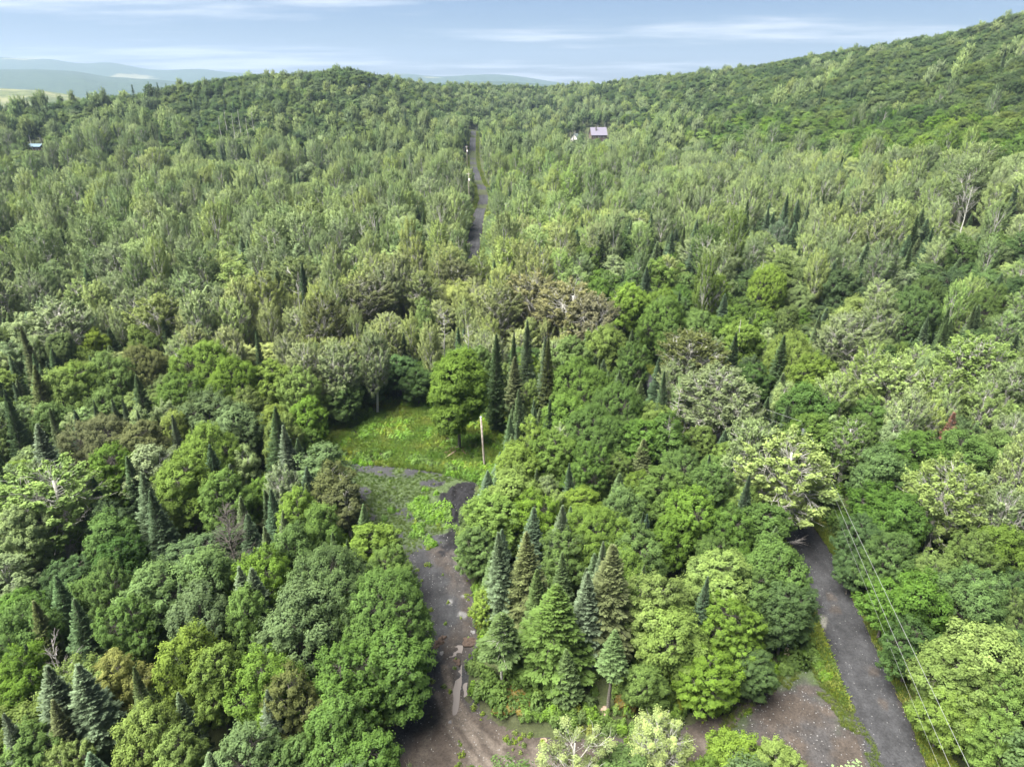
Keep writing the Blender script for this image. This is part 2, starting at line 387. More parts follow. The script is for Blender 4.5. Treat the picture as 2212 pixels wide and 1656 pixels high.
def _ball():
    import bmesh
    b = bmesh.new(); bmesh.ops.create_icosphere(b, subdivisions=2, radius=1.0)
    v = np.array([x.co[:] for x in b.verts]); f = np.array([[y.index for y in x.verts] for x in b.faces]); b.free(); return v, f
BALL = _ball()
def broadleaf(seed, h=12.0, rad=3.3, low=0.22, nl=10, spacing=0.75, tuft=0.62, leaf=0.15, per=120, upright=0.0, gap=0.1, column=0.0, limbs=True, top=1.0, sparse_branches=False, thick=1.0, core=0.0, jn=0.30, streak=0.0):
    r = np.random.default_rng(seed)
    zc0, zc1 = low * h, h
    L = []
    ch = (zc1 - zc0)
    for i in range(nl):
        u = (i + 0.5) / nl
        zz = zc0 + ch * (0.20 + 0.62 * u)
        prof = math.sin(math.pi * (0.22 + 0.62 * u)) ** (0.7 - 0.3 * column)
        a = i * 2.399 + r.uniform(-0.5, 0.5)
        d = rad * prof * r.uniform(0.42, 0.66)
        if i == nl - 1: d *= 0.3
        lr = rad * r.uniform(0.34, 0.50) * (0.75 + 0.35 * prof)
        lz = lr * r.uniform(0.75, 1.05) * (1 + column * 1.1)
        L.append((d * math.cos(a), d * math.sin(a), min(zz, h - lz * 0.9), lr, lr, lz))
    L.append((0, 0, zc0 + ch * 0.45, rad * 0.45, rad * 0.45, ch * 0.40))
    L = np.array(L)
    # fit height
    topz = (L[:, 2] + L[:, 5]).max(); L[:, 2] += (h - 0.35 - topz) * ((L[:, 2] - zc0) / ch).clip(0, 1)
    cs, ns, li = [], [], []
    for i, l in enumerate(L):
        area = 4 * math.pi * ((l[3] * l[4] + 2 * l[3] * l[5]) / 3)
        n = int(area / (spacing * spacing) * 1.0)
        d = sphere_pts(n * 2, r); p = l[:3] + d * l[3:6]
        # spread evenly: drop points too near one another
        keep = []
        for k in range(len(p)):
            if len(keep) and (np.sum((p[keep] - p[k]) ** 2, 1) < (spacing * 0.72) ** 2).any(): continue
            keep.append(k)
        p = p[keep]; d = d[keep]
        ok = np.ones(len(p), bool)
        for j, m_ in enumerate(L):
            if j == i: continue
            ok &= (np.sum(((p - m_[:3]) / (m_[3:6] * 0.84)) ** 2, 1) > 1)
        ok &= (d[:, 2] > -0.75) & (r.random(len(p)) > gap)
        cs.append(p[ok]); ns.append(unit(d[ok] / l[3:6])); li.append(np.full(ok.sum(), i))
    cs = np.concatenate(cs); ns = np.concatenate(ns); li = np.concatenate(li)
    cs += r.normal(0, 0.10, cs.shape); cs += ns * r.normal(0, 0.22, (len(cs), 1)) * (1 if limbs else .5)
    T = len(cs); tr = tuft * r.uniform(0.6, 1.35, T)
    cnt = (per * (tr / tuft) ** 2 * r.uniform(0.75, 1.15, T)).astype(int) + 4
    idx = np.repeat(np.arange(T), cnt); N = len(idx)
    ax = unit(ns[idx] + np.array([0, 0, 0.55 + upright]))
    d = sphere_pts(N, r); d = unit(d + ax * 0.55)
    rr = (r.random((N, 1)) ** 0.45) * tr[idx, None] * np.where(r.random((N, 1)) < .16, 1.35, 1.0)
    off = d * rr
    along = np.sum(off * ax, 1, keepdims=True)
    if upright > 0: off = off + ax * along * upright * 0.9 - (off - ax * along) * min(0.45, upright * 0.35)
    p = cs[idx] + off
    nrm = unit(d * 0.8 + ax * 0.5 + np.array([0, 0, 0.55]) + r.normal(0, jn, (N, 3)))
    s = leaf * r.uniform(0.7, 1.3, N)
    ref = np.where(np.abs(nrm[:, 2:3]) < 0.9, np.array([[0, 0, 1.0]]), np.array([[1.0, 0, 0]])); u_ = unit(np.cross(nrm, ref)); w2 = np.cross(nrm, u_); an = r.uniform(0, 2 * math.pi, (N, 1)); u_ = u_ * np.cos(an) + w2 * np.sin(an)
    st = r.random(N) < streak
    us = unit(ax * 0.8 + np.array([0, 0, .7]) + r.normal(0, .28, (N, 3))); ns_ = unit(nrm - us * np.sum(nrm * us, 1, keepdims=True))
    u_ = np.where(st[:, None], us, u_); nrm = np.where(st[:, None], ns_, nrm)
    v, f = cards(p, nrm, s * np.where(st, 1.7, 1), s * np.where(st, 0.42, 0.62), r, u_)
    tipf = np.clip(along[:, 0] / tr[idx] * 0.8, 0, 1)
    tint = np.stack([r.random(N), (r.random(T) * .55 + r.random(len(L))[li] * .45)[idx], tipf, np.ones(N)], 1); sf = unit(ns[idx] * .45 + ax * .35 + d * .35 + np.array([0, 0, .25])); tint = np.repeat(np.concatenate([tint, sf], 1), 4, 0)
    f = [f]
    if core > 0:      # the dense inner foliage
        for l in L:
            iv, jf = BALL; q = l[:3] + iv * l[3:6] * core * (0.86 + 0.28 * vnoise(iv[:, 0] * 2.3 + l[0] * 3, iv[:, 1] * 2.3 + iv[:, 2] * 2 + l[1] * 3, seed))[:, None]
            f.append(jf + len(v)); v = np.concatenate([v, q]); tint = np.concatenate([tint, np.concatenate([np.tile([[.1, r.random() * .4, 0, 1]], (len(q), 1)), iv], 1)])
    # wood
    tb = Tubes()
    sw = r.uniform(-0.3, 0.3, 2); k = 7; zt = np.linspace(-0.4, h * 0.86, k); q = (zt / h).clip(0, 1)
    tp = np.stack([sw[0] * np.sin(q * 3), sw[1] * np.sin(q * 2.5), zt], 1); r0 = 0.016 * h * thick
    tb.add(tp, r0 * (1 - q * 0.86), 7)
    def trunk_at(z): return np.array([np.interp(z, zt, tp[:, 0]), np.interp(z, zt, tp[:, 1]), z])
    if limbs:
        for i in range(len(L) - 1):
            c = L[i, :3]; hd = math.hypot(c[0], c[1]); z0 = max(zc0 * 0.75, c[2] - hd * (0.75 + column) - L[i, 5] * 0.4)
            a0 = trunk_at(min(z0, h * 0.75)); mid = a0 * 0.5 + c * 0.5 + np.array([0, 0, -0.1 * hd])
            lr0 = r0 * (0.55 - 0.35 * z0 / h)
            tb.add([a0, mid, c], [lr0, lr0 * 0.7, lr0 * 0.42], 5)
            mem = np.where(li == i)[0]
            for m_ in mem:
                e = cs[m_]; g_ = c * 0.75 + a0 * 0.25 if r.random() < 0.5 else c
                tb.add([g_, (g_ + e) / 2 + r.normal(0, 0.12, 3), e + ns[m_] * tr[m_] * 0.5], [lr0 * 0.3, lr0 * 0.2, 0.008], 3, False)
                if sparse_branches:
                    for _ in range(3):
                        e2 = e + r.normal(0, 0.4, 3) + np.array([0, 0, 0.25])
                        tb.add([(g_ + e) / 2, (e + e2) / 2, e2], [0.02, 0.014, 0.007], 3, False)
    return (v, f, tint), tb

def conifer(seed, h=14.0, rad=2.3, low=0.07, whorl=0.36, per_m=42, needle=0.15, droop=0.25, sparse=0.0, hang=False):
    r = np.random.default_rng(seed); V, FC, T = [], 0, []
    C, NN, UU, A, B, TT, SF = [], [], [], [], [], [], []
    tb = Tubes()
    zt = np.linspace(-0.4, h, 7); tb.add(np.stack([0.05 * np.sin(zt), 0.05 * np.cos(zt), zt], 1), 0.013 * h * (1 - (zt / h).clip(0, 1) * 0.93) , 7)
    z = low * h
    while z < h - 0.15:
        u = (z - low * h) / (h - low * h)
        nb = int(r.integers(6, 9)) if u < 0.93 else 5
        a0 = r.uniform(0, 6.28)
        for b in range(nb):
            a = a0 + b * 2 * math.pi / nb + r.uniform(-0.25, 0.25)
            Lb = rad * ((1 - u) ** 0.82) * r.uniform(0.72, 1.12) + 0.10
            if u < 0.15: Lb *= 0.55 + 3 * u
            if r.random() < sparse * (1 - u * 0.8): 
                if r.random() < 0.5:
                    dd = np.array([math.cos(a), math.sin(a), -0.1]); tb.add([[0, 0, z], dd * Lb * 0.4 + [0, 0, z], dd * Lb * 0.75 + [0, 0, z - .15]], [0.025, 0.015, 0.006], 3, False)
                continue
            elev = -droop + (0.95 + droop) * u ** 1.6 + r.uniform(-0.08, 0.08)
            dirh = np.array([math.cos(a), math.sin(a), 0])
            ms = np.linspace(0, 1, 5)
            curve = (ms ** 2) * 0.16 * Lb * (1 - u)
            pts = dirh * (ms * Lb * math.cos(elev))[:, None] + np.array([0, 0, 1.0]) * (z + ms * Lb * math.sin(elev) + curve)[:, None]
            tb.add(pts[[0, 2, 4]], [0.028 * (1 - u) + 0.01, 0.014, 0.006], 3, False)
            n = int(per_m * Lb * (1 + 0.5 * Lb / rad)) + 6
            s = r.random(n) ** 0.65; hw = Lb * 0.42 * (1 - s * 0.72) * (1.0 - 0.3 * (s < 0.25)); w_ = r.uniform(-1, 1, n); w_ = np.sign(w_) * np.abs(w_) ** 0.7
            side = np.array([-math.sin(a), math.cos(a), 0])
            back = np.abs(w_) * hw * 0.55
            ctr = np.stack([np.interp(s, ms, pts[:, i]) for i in range(3)], 1)
            ctr = ctr + side * (w_ * hw)[:, None] + dirh * (back * 0.8)[:, None]
            ctr[:, 2] += r.normal(0, 0.035, n) - np.abs(w_) * hw * (0.18 + (0.35 if hang else 0.0)) + 0.05
            udir = unit(dirh * (1.0 - 0.3 * np.abs(w_))[:, None] + side * (w_ * 0.9)[:, None] + np.array([0, 0, math.sin(elev) + 0.12]) + r.normal(0, 0.18, (n, 3)))
            nr = unit(np.array([0, 0, 1.0]) - dirh * 0.15 + r.normal(0, 0.38, (n, 3)))
            nr = unit(nr - udir * np.sum(nr * udir, 1, keepdims=True))
            C.append(ctr); NN.append(nr); UU.append(udir)
            q = needle * r.uniform(0.7, 1.3, n) * (0.65 + 0.35 * (1 - u)); A.append(q); B.append(q * 0.38)
            tipf = np.clip((s - 0.55) * 0.9, 0, 1) * 0.6 + np.clip((u - 0.62) * 2.0, 0, 1) * 0.75
            TT.append(np.stack([r.random(n), np.full(n, r.random()), np.clip(tipf, 0, 1), np.ones(n)], 1)); SF.append(unit(dirh * .5 + side * (w_ * .5)[:, None] + np.array([0, 0, .85]) + np.zeros((n, 3))))
        z += whorl * (1 - 0.45 * u) * r.uniform(0.8, 1.2)
    c = np.concatenate(C); v, f = cards(c, np.concatenate(NN), np.concatenate(A), np.concatenate(B), r, np.concatenate(UU))
    return (v, [f], np.repeat(np.concatenate([np.concatenate(TT), np.concatenate(SF)], 1), 4, 0)), tb

def dead_skeleton(seed, h=9.0, spread=2.5, n=26, up=0.5, twig=5):
    r = np.random.default_rng(seed); tb = Tubes()
    zt = np.linspace(-0.3, h, 8); tp = np.stack([0.12 * np.sin(zt * 0.6), 0.1 * np.cos(zt * 0.5), zt], 1); tb.add(tp, 0.014 * h * (1 - 0.9 * (zt / h).clip(0, 1)), 6)
    for i in range(n):
        z = h * r.uniform(0.3, 0.97); a = r.uniform(0, 6.28); Lb = spread * (1.15 - z / h) * r.uniform(0.5, 1.2) + 0.3
        d = np.array([math.cos(a), math.sin(a), up * r.uniform(0.2, 1.4)]); s = np.array([0, 0, z])
        m_ = s + d * Lb * 0.5 + r.normal(0, 0.1, 3); e = s + d * Lb + np.array([0, 0, 0.2]) + r.normal(0, 0.15, 3)
        tb.add([s, m_, e], [0.05, 0.03, 0.01], 4, False)
        for _ in range(twig):
            b = m_ + (e - m_) * r.random(); e2 = b + d * Lb * 0.3 + r.normal(0, 0.3 * Lb * 0.5, 3)
            tb.add([b, (b + e2) / 2 + r.normal(0, 0.04, 3), e2], [0.016, 0.012, 0.005], 3, False)
    return tb

FORMS = {}      # (species, lod) -> list of dict(crown, trunk, joined, h, r)
def add_form(species, lod, crown, tubes, h, r, leafmat, barkmat, joined=False):
    v, f, tint = crown; tv, tf = tubes.data()
    if joined:
        nf = sum(len(x) for x in f); nt = sum(len(x) for x in tf)
        ff = [x for x in f] + [x + len(v) for x in tf]
        me = np_mesh(species + '_tree', np.concatenate([v, tv]), ff, [leafmat, barkmat], [0] * nf + [1] * nt,
                     {'tint': np.concatenate([tint, np.full((len(tv), 7), 0.5)])})
        FORMS.setdefault((species, lod), []).append(dict(me=me, h=h, r=r))
    else:
        c = np_mesh('crown', v, f, [leafmat], None, {'tint': tint}); tr = np_mesh('trunk', tv, tf, [barkmat], smooth=True)
        FORMS.setdefault((species, lod), []).append(dict(crown=c, trunk=tr, h=h, r=r))
lf, lp, nd, bk, bp_ = M['leaf'], M['leaf_pale'], M['needle'], M['bark'], M['bark_pale']
for i in range(7):
    hh = [12, 12, 11, 13, 12, 11, 12][i]; rr = [3.4, 3.0, 3.6, 3.1, 3.3, 3.5, 2.8][i]
    add_form('maple', 0, *broadleaf(100 + i, hh, rr, low=0.12, nl=9 + i % 4, gap=0.06 + 0.03 * (i % 3), spacing=.60, tuft=[.48, .44, .52, .45, .4, .5, .46][i], per=[105, 105, 95, 105, 100, 85, 100][i], leaf=[.10, .095, .115, .10, .095, .12, .10][i], upright=[.35, .5, .25, .4, .6, .2, .45][i]), hh, rr, lf, bk)
for i in range(3):      # broad old crowns with leaves of the same size
    add_form('maple_broad', 0, *broadleaf(150 + i, 13, 5.4, low=0.10, nl=15 + i, gap=.06, spacing=.66, tuft=.52, per=105, leaf=.105, upright=[.35, .5, .3][i]), 13, 5.4, lf, bk)
for i in range(5):
    add_form('aspen', 0, *broadleaf(200 + i, 15, 2.5, low=0.22, nl=11 + i % 3, spacing=0.66, tuft=0.46, leaf=0.11, per=88, upright=1.1, gap=0.18, column=0.9, sparse_branches=True, thick=1.2, streak=.5), 15, 2.5, lp, bp_)
for i in range(3):
    add_form('birch', 0, *broadleaf(300 + i, 13, 2.3, low=0.2, nl=9, spacing=0.68, tuft=0.5, leaf=0.12, per=80, upright=0.3, gap=0.12, column=0.3), 13, 2.3, lf, bp_)
for i in range(6):
    add_form('fir', 0, *conifer(400 + i, 14, [2.3, 2.6, 2.0, 2.4, 2.2, 2.7][i], per_m=[42, 46, 40, 38, 44, 42][i], sparse=[0, .05, 0, .15, 0, .1][i], hang=i % 2 == 1), 14, 2.3, nd, bk)
for i in range(5):
    add_form('maple', 1, *broadleaf(500 + i, 12, 3.3, low=0.15, nl=9, spacing=0.9, tuft=0.62, leaf=0.15, per=64, gap=0.05, core=0, jn=.2, upright=.4), 12, 3.3, lf, bk, True)
    add_form('aspen', 1, *broadleaf(520 + i, 15, 2.5, low=0.25, nl=11, spacing=0.8, tuft=0.55, leaf=0.115, per=70, upright=1.2, gap=0.14, column=1.0, core=0, jn=.2, streak=.55), 15, 2.5, lp, bp_, True)
for i in range(3):
    add_form('birch', 1, *broadleaf(540 + i, 13, 2.3, low=0.22, nl=8, spacing=0.85, tuft=0.6, leaf=0.14, per=60, upright=0.3, gap=0.1, column=0.3, core=0, jn=.2), 13, 2.3, lf, bp_, True)
    add_form('fir', 1, *conifer(560 + i, 14, [2.1, 2.4, 1.9][i], whorl=0.6, per_m=20, needle=0.26), 14, 2.2, nd, bk, True)
for i in range(4):
    add_form('maple', 2, *broadleaf(600 + i, 12, 3.4, low=0.2, nl=7, spacing=1.15, tuft=.85, leaf=0.20, per=40, gap=0.05, limbs=False, core=.70, jn=.12), 12, 3.4, lf, bk, True)
    add_form('aspen', 2, *broadleaf(620 + i, 15, 2.5, low=0.3, nl=9, spacing=1.0, tuft=0.7, leaf=0.18, per=34, upright=1.3, gap=0.08, column=1.0, limbs=False, core=.6, jn=.12, streak=.55), 15, 2.5, lp, bp_, True)
for i in range(2):
    add_form('birch', 2, *broadleaf(640 + i, 13, 2.4, low=0.25, nl=6, spacing=1.1, tuft=0.75, leaf=0.2, per=30, upright=0.3, column=0.3, limbs=False, core=.6, jn=.12, streak=.4), 13, 2.4, lf, bp_, True)
    add_form('fir', 2, *conifer(660 + i, 14, 2.3, whorl=1.0, per_m=8, needle=0.5), 14, 2.3, nd, bk, True)

# ------------------------------------------------------------------ ground outlines (photograph units turned into metres)
TRACK = world_poly([(735, 992), (800, 1000), (880, 1005), (960, 1018), (1032, 1040), (1030, 1090), (995, 1130), (985, 1170), (1020, 1240), (1030, 1330),
                    (1035, 1400), (1010, 1440), (1010, 1500), (1060, 1560), (1130, 1585), (1230, 1595), (1330, 1590), (1420, 1590), (1500, 1560), (1600, 1500),
                    (1640, 1470), (1660, 1500), (1560, 1600), (1600, 1720), (700, 1720), (830, 1600), (880, 1480), (880, 1400), (880, 1300), (820, 1250), (790, 1130), (745, 1050)])
MEADOW = world_poly([(640, 950), (700, 925), (790, 905), (830, 870), (930, 860), (1040, 880), (1110, 900), (1100, 960), (1075, 1010), (1045, 1045), (960, 1022), (880, 1010), (800, 1004), (735, 996), (690, 985)])
ROAD_R = [at(1990, 1900), at(1940, 1656), at(1895, 1530), at(1840, 1400), at(1795, 1290), at(1772, 1225)]
ROAD_R += [(38.5, 78), (37.5, 90), (34.5, 102), (30, 118), (23, 140), (12, 168), (1, 192), (-8, 215)]
ROAD_FAR = [at(1018, 555), at(1027, 505), at(1036, 455), at(1046, 425), at(1040, 400), at(1024, 372), at(1021, 340), (-34.5, 640), (-37, 700)]
ROAD = ROAD_R + ROAD_FAR
PULLOFF = world_poly([(1745, 1425), (1770, 1470), (1850, 1560), (1950, 1720), (1600, 1720), (1560, 1650), (1530, 1600), (1590, 1530), (1650, 1490), (1700, 1455)])
ROAD_W = 5.6

# the ground sheet
def axis(a, b, step, lo, hi, g=1.07):
    m_ = list(np.arange(a, b + 1e-6, step)); s = step
    x = a
    left = []
    while x > lo: s *= g; x -= s; left.append(x)
    s = step; x = b; right = []
    while x < hi: s *= g; x += s; right.append(x)
    return np.array(left[::-1] + m_ + right)
gx = axis(CX[0], CX[1], 0.6, -12500, 12500); gy = axis(CY[0], CY[1], 0.6, -300, 12500)
X, Y = np.meshgrid(gx, gy); Z = terrain(X.ravel(), Y.ravel())
nx, ny = len(gx), len(gy)
i = np.arange(ny - 1)[:, None] * nx + np.arange(nx - 1)[None]
quads = np.stack([i, i + 1, i + nx + 1, i + nx], -1).reshape(-1, 4)
nn = fbm(X.ravel() / 6, Y.ravel() / 6, 11, 4)[:, None]
alb = np.array([0.030, 0.030, 0.016]) * (1 - nn) + np.array([0.045, 0.060, 0.018]) * nn
ground = mobj('ground', np_mesh('ground', np.stack([X.ravel(), Y.ravel(), Z], 1), [quads], [M['soil']], None, {'albedo': alb}, True))
tag(ground, kind='structure')

def patch(name, poly, cell, off, colf, mat, hf=None, edge=0.5, seed=0, kind='structure', lim=None):
    P = np.array(poly); x0, y0 = P.min(0) - 1; x1, y1 = P.max(0) + 1
    if lim: y0 = max(y0, lim)
    xs = np.arange(x0, x1, cell); ys = np.arange(y0, y1, cell); A, B = np.meshgrid(xs, ys); a, b = A.ravel(), B.ravel()
    d = sdist(poly, a, b) + (fbm(a / 1.1, b / 1.1, 31 + seed, 4) - 0.5) * edge * 2.2
    m_ = (d < 0).reshape(A.shape); cellm = m_[:-1, :-1] & m_[1:, :-1] & m_[:-1, 1:] & m_[1:, 1:]
    n_ = len(xs); jj, ii = np.where(cellm); q = np.stack([jj * n_ + ii, jj * n_ + ii + 1, (jj + 1) * n_ + ii + 1, (jj + 1) * n_ + ii], 1)
    used, inv = np.unique(q.ravel(), return_inverse=True); q = inv.reshape(-1, 4)
    a, b, d = a[used], b[used], d[used]
    z = terrain(a, b) + off * sstep(0, -0.5, d) + 0.004 + (0 if hf is None else hf(a, b, d))
    me = np_mesh(name, np.stack([a, b, z], 1), [q], [mat], None, {'albedo': colf(a, b, d)}, True)
    return tag(mobj(name, me), kind=kind)

GRAVEL = np.array([0.034, 0.034, 0.0352]); BROWN = np.array([0.045, 0.036, 0.029]); TAN = np.array([0.078, 0.065, 0.053]); MUD = np.array([0.009, 0.0085, 0.0095])
GREEN = np.array([0.055, 0.085, 0.022]); DARKG = np.array([0.026, 0.0258, 0.027])
def mixc(c, d_, w_): w_ = np.clip(np.asarray(w_), 0, 1)[:, None]; return c * (1 - w_) + d_ * w_
MUDP = world_poly([(985, 1040), (1030, 1050), (1025, 1085), (1000, 1110), (985, 1150), (1010, 1195), (960, 1190), (965, 1150), (955, 1115), (925, 1095), (935, 1065)])
WEEDP = world_poly([(880, 1085), (930, 1080), (962, 1105), (958, 1150), (930, 1165), (900, 1140), (870, 1110)])
SPOIL = world_poly([(920, 1180), (1000, 1180), (1035, 1260), (1030, 1420), (1000, 1450), (985, 1500), (960, 1480), (960, 1400), (985, 1330), (960, 1250)])
LOWBROWN = world_poly([(900, 1560), (950, 1500), (1000, 1490), (1050, 1560), (1200, 1590), (1450, 1590), (1640, 1470), (1680, 1500), (1560, 1720), (820, 1720)])
TYRE = [[at(945, 1500), at(975, 1580), at(1030, 1656), at(1090, 1720)], [at(975, 1490), at(1010, 1560), at(1070, 1620), at(1150, 1700)], [at(960, 1440), at(985, 1540), at(1045, 1640), at(1100, 1710)],
        [at(930, 1200), at(935, 1300), at(925, 1400), at(930, 1500)], [at(975, 1195), at(995, 1260), at(985, 1330)]]
def track_col(x, y, d):
    n = fbm(x / 2.2, y / 2.2, 5, 5); n2 = fbm(x / 7, y / 7, 6, 4); n3 = fbm(x / .7, y / .7, 8, 3)
    c = mixc(np.tile(GRAVEL, (len(x), 1)), DARKG, sstep(.4, .65, n2))
    up = sstep(96, 80, -y + 0 * x) * 0  # placeholder for evenness
    px, py, _ = project(x, y, 0 * x)
    gm = sstep(0.46, 0.64, n + 0.28 * sstep(1220, 1120, py) * sstep(1000, 1040, py) - 0.16)
    c = mixc(c, GREEN * 0.9, gm * sstep(1240, 1150, py) * 0.75)
    c = mixc(c, BROWN, sstep(0.7, -0.7, sdist(SPOIL, x, y) + (n - .5) * 3) * (0.35 + .65 * n3))
    c = mixc(c, BROWN * 1.05, sstep(0.8, -0.8, sdist(LOWBROWN, x, y) + (n - .5) * 2.5))
    c = mixc(c, TAN, sstep(0.8, -0.2, sdist(LOWBROWN, x, y) + 1.6) * sstep(.52, .62, n) * 0.7)
    for k in (0, 1, 2):
        dd, _, _ = seg_dist(TYRE[k], x, y); c = mixc(c, TAN * 1.1, sstep(0.55, 0.2, dd + (n3 - .5) * .3) * .85)
    for k in (3, 4):
        dd, _, _ = seg_dist(TYRE[k], x, y); c = mixc(c, GRAVEL * 1.15, sstep(0.8, 0.2, dd) * .3)
    c = mixc(c, MUD, sstep(0.5, -0.5, sdist(MUDP, x, y) + (n - .5) * 7.0))
    for (bx, by), rr in ((at(970, 1302), .5), (at(1002, 1290), .45), (at(1000, 1330), .7)):
        c = mixc(c, np.array([.13, .127, .122]), sstep(rr, rr * .3, np.hypot(x - bx, (y - by) * .8) + (n3 - .5) * .5))
    return c * (0.85 + 0.3 * n3[:, None])
PUDDLES = [[(974, 1398), (986, 1396), (1002, 1394), (998, 1409), (1004, 1420), (988, 1416), (968, 1422), (976, 1410)],
           [(982, 1436), (1001, 1436), (998, 1460), (994, 1500), (988, 1545), (976, 1545), (978, 1500), (984, 1460)],
           [(1004, 1475), (1016, 1470), (1012, 1500), (1003, 1510), (1000, 1495)]]
def track_h(x, y, d):
    n = fbm(x / 1.3, y / 1.3, 15, 4)
    z = (n - 0.3) * 0.10
    for k, tl in enumerate(TYRE):
        dd, _, sd_ = seg_dist(tl, x, y); z = z - 0.07 * sstep(.4, .1, dd) + 0.05 * np.exp(-((dd - .55) / .18) ** 2)
    m_ = sstep(0.5, -0.8, sdist(MUDP, x, y)); z = z + m_ * (fbm(x / .8, y / .8, 44, 5) - .35) * 1.3
    for pp in PUDDLES: m_ = sstep(.35, -.05, sdist(world_poly(pp), x, y)); z = z * (1 - m_) - .06 * m_
    m_ = sstep(0.6, -0.8, sdist(SPOIL, x, y)); z = z + m_ * (fbm(x / 1.2, y / 1.2, 45, 4) - .35) * 0.28
    return np.maximum(z * sstep(0, -1.0, d), -0.04) + 0.02
patch('dirt_track', TRACK, 0.16, 0.05, track_col, M['gravel'], track_h, 0.7, 1, lim=30)
def meadow_col(x, y, d):
    n = fbm(x / 3, y / 3, 25, 4); n3 = fbm(x / .8, y / .8, 28, 3)
    return mixc(np.tile(GREEN * 0.8, (len(x), 1)), BROWN * .8, sstep(.52, .66, n)) * (0.8 + .4 * n3[:, None])
patch('grass_clearing', MEADOW, 0.3, 0.03, meadow_col, M['soil'], None, 1.0, 2)
def pull_col(x, y, d):
    n = fbm(x / 2.5, y / 2.5, 35, 4); n3 = fbm(x / .6, y / .6, 38, 3); n4 = fbm(x / 1.2, y / 5, 39, 3)
    c = mixc(np.tile(BROWN * 1.05, (len(x), 1)), GRAVEL * 1.1, sstep(.45, .75, n) * .7); c = mixc(c, GREEN * .9, sstep(.60, .70, n) * sstep(-2.5, 0, d) * .8)
    return c * (.85 + .3 * n3[:, None])
patch('gravel_pull_off', PULLOFF, 0.2, 0.035, pull_col, M['gravel'], lambda x, y, d: (fbm(x, y, 50, 3) - .3) * .05, 0.6, 3, lim=30)

def ribbon(name, pts, width, off, colf, mat, step=0.5, ncross=22, jit=0.25):
    P = np.array(pts, float); s = np.concatenate([[0], np.cumsum(np.hypot(*np.diff(P, axis=0).T))]); L = s[-1]
    # smooth centre line
    ss = [0.0]
    while ss[-1] < L: ss.append(ss[-1] + step * (1 + ss[-1] / 90.0))
    ss = np.array(ss[:-1] + [L]); cx = np.interp(ss, s, P[:, 0]); cyy = np.interp(ss, s, P[:, 1])
    for _ in range(5):
        cx[1:-1] = cx[1:-1] * .5 + (cx[:-2] + cx[2:]) * .25; cyy[1:-1] = cyy[1:-1] * .5 + (cyy[:-2] + cyy[2:]) * .25
    tx, ty = np.gradient(cx), np.gradient(cyy); l = np.hypot(tx, ty); nxx, nyy = ty / l, -tx / l
    u = np.linspace(-1, 1, ncross)
    e = (fbm(ss / 1.5, ss * 0 + 3, 61, 4) - .5) * jit * 4; e2 = (fbm(ss / 1.5, ss * 0 + 9, 62, 4) - .5) * jit * 4
    hw = width / 2 + np.where(u[None] < 0, e[:, None], e2[:, None]) * 0.8
    xx = cx[:, None] + nxx[:, None] * u[None] * hw; yy = cyy[:, None] + nyy[:, None] * u[None] * hw
    x, y = xx.ravel(), yy.ravel(); U = np.tile(u, len(ss)); S = np.repeat(ss, ncross)
    z = terrain(x, y) + off + 0.07 * (1 - U ** 2) - 0.03 * np.exp(-((np.abs(U) - .42) / .12) ** 2)
    n_ = ncross; i_ = np.arange(len(ss) - 1)[:, None] * n_ + np.arange(n_ - 1)[None]
    q = np.stack([i_, i_ + 1, i_ + n_ + 1, i_ + n_], -1).reshape(-1, 4)
    return tag(mobj(name, np_mesh(name, np.stack([x, y, z], 1), [q], [mat], None, {'albedo': colf(x, y, U, S)}, True)), kind='structure')
def road_col(x, y, U, S):
    n = fbm(x / 1.6, y / 1.6, 71, 4); ns = fbm(U * 5, S / 14, 72, 4); n3 = fbm(x / .45, y / .45, 73, 3)
    c = mixc(np.tile(GRAVEL * 0.92, (len(x), 1)), DARKG, sstep(.35, .7, ns) * .8)
    c = mixc(c, GRAVEL * 1.25, np.exp(-((np.abs(U) - .42) / .13) ** 2) * .55)
    c = mixc(c, BROWN, sstep(.78, 1.0, np.abs(U) + (n - .5) * .5) * .6)
    for (bx, by), rr in ((at(1803, 1318), 1.0), (at(1885, 1450), .8), (at(1905, 1520), .8), (at(1795, 1290), .7)):
        c = mixc(c, BROWN * 1.1, sstep(rr, rr * .4, np.hypot(x - bx, y - by) + (n3 - .5) * .8) * .7)
    bx, by = at(1765, 1340); c = mixc(c, np.array([.15, .145, .12]), sstep(1.1, .3, np.hypot(x - bx, (y - by) * .8) + (n3 - .5) * 2.0) * .9)
    return c * (.82 + .36 * n3[:, None])
ribbon('gravel_road', ROAD, ROAD_W, 0.06, road_col, M['gravel'])

# puddles
def puddle(pp, seed, z=0.0, label=None):
    poly = world_poly(pp); P = np.array(poly)
    d = []
    for k in range(len(P)):
        a, b = P[k], P[(k + 1) % len(P)]
        for t_ in np.linspace(0, 1, 6, endpoint=False):
            q = a * (1 - t_) + b * t_; d.append(q + (np.array([vnoise(q[0] * 3, q[1] * 3, seed), vnoise(q[0] * 3, q[1] * 3, seed + 5)]) - .5) * .35)
    d = np.array(d)
    for _ in range(2): d = d * .5 + (np.roll(d, 1, 0) + np.roll(d, -1, 0)) * .25
    c = d.mean(0); hz = max(tz(*c), 0) + z
    v = np.concatenate([np.column_stack([d, np.full(len(d), hz)]), [[c[0], c[1], hz]]]); n_ = len(d)
    f = np.stack([np.arange(n_), (np.arange(n_) + 1) % n_, np.full(n_, n_)], 1)
    o = mobj('puddle', np_mesh('puddle', v, [f], [M['water']])); tag(o, kind='structure'); return o
for k, pp in enumerate(PUDDLES): puddle(pp, k * 3, (0.075, 0.07, 0.07)[k])

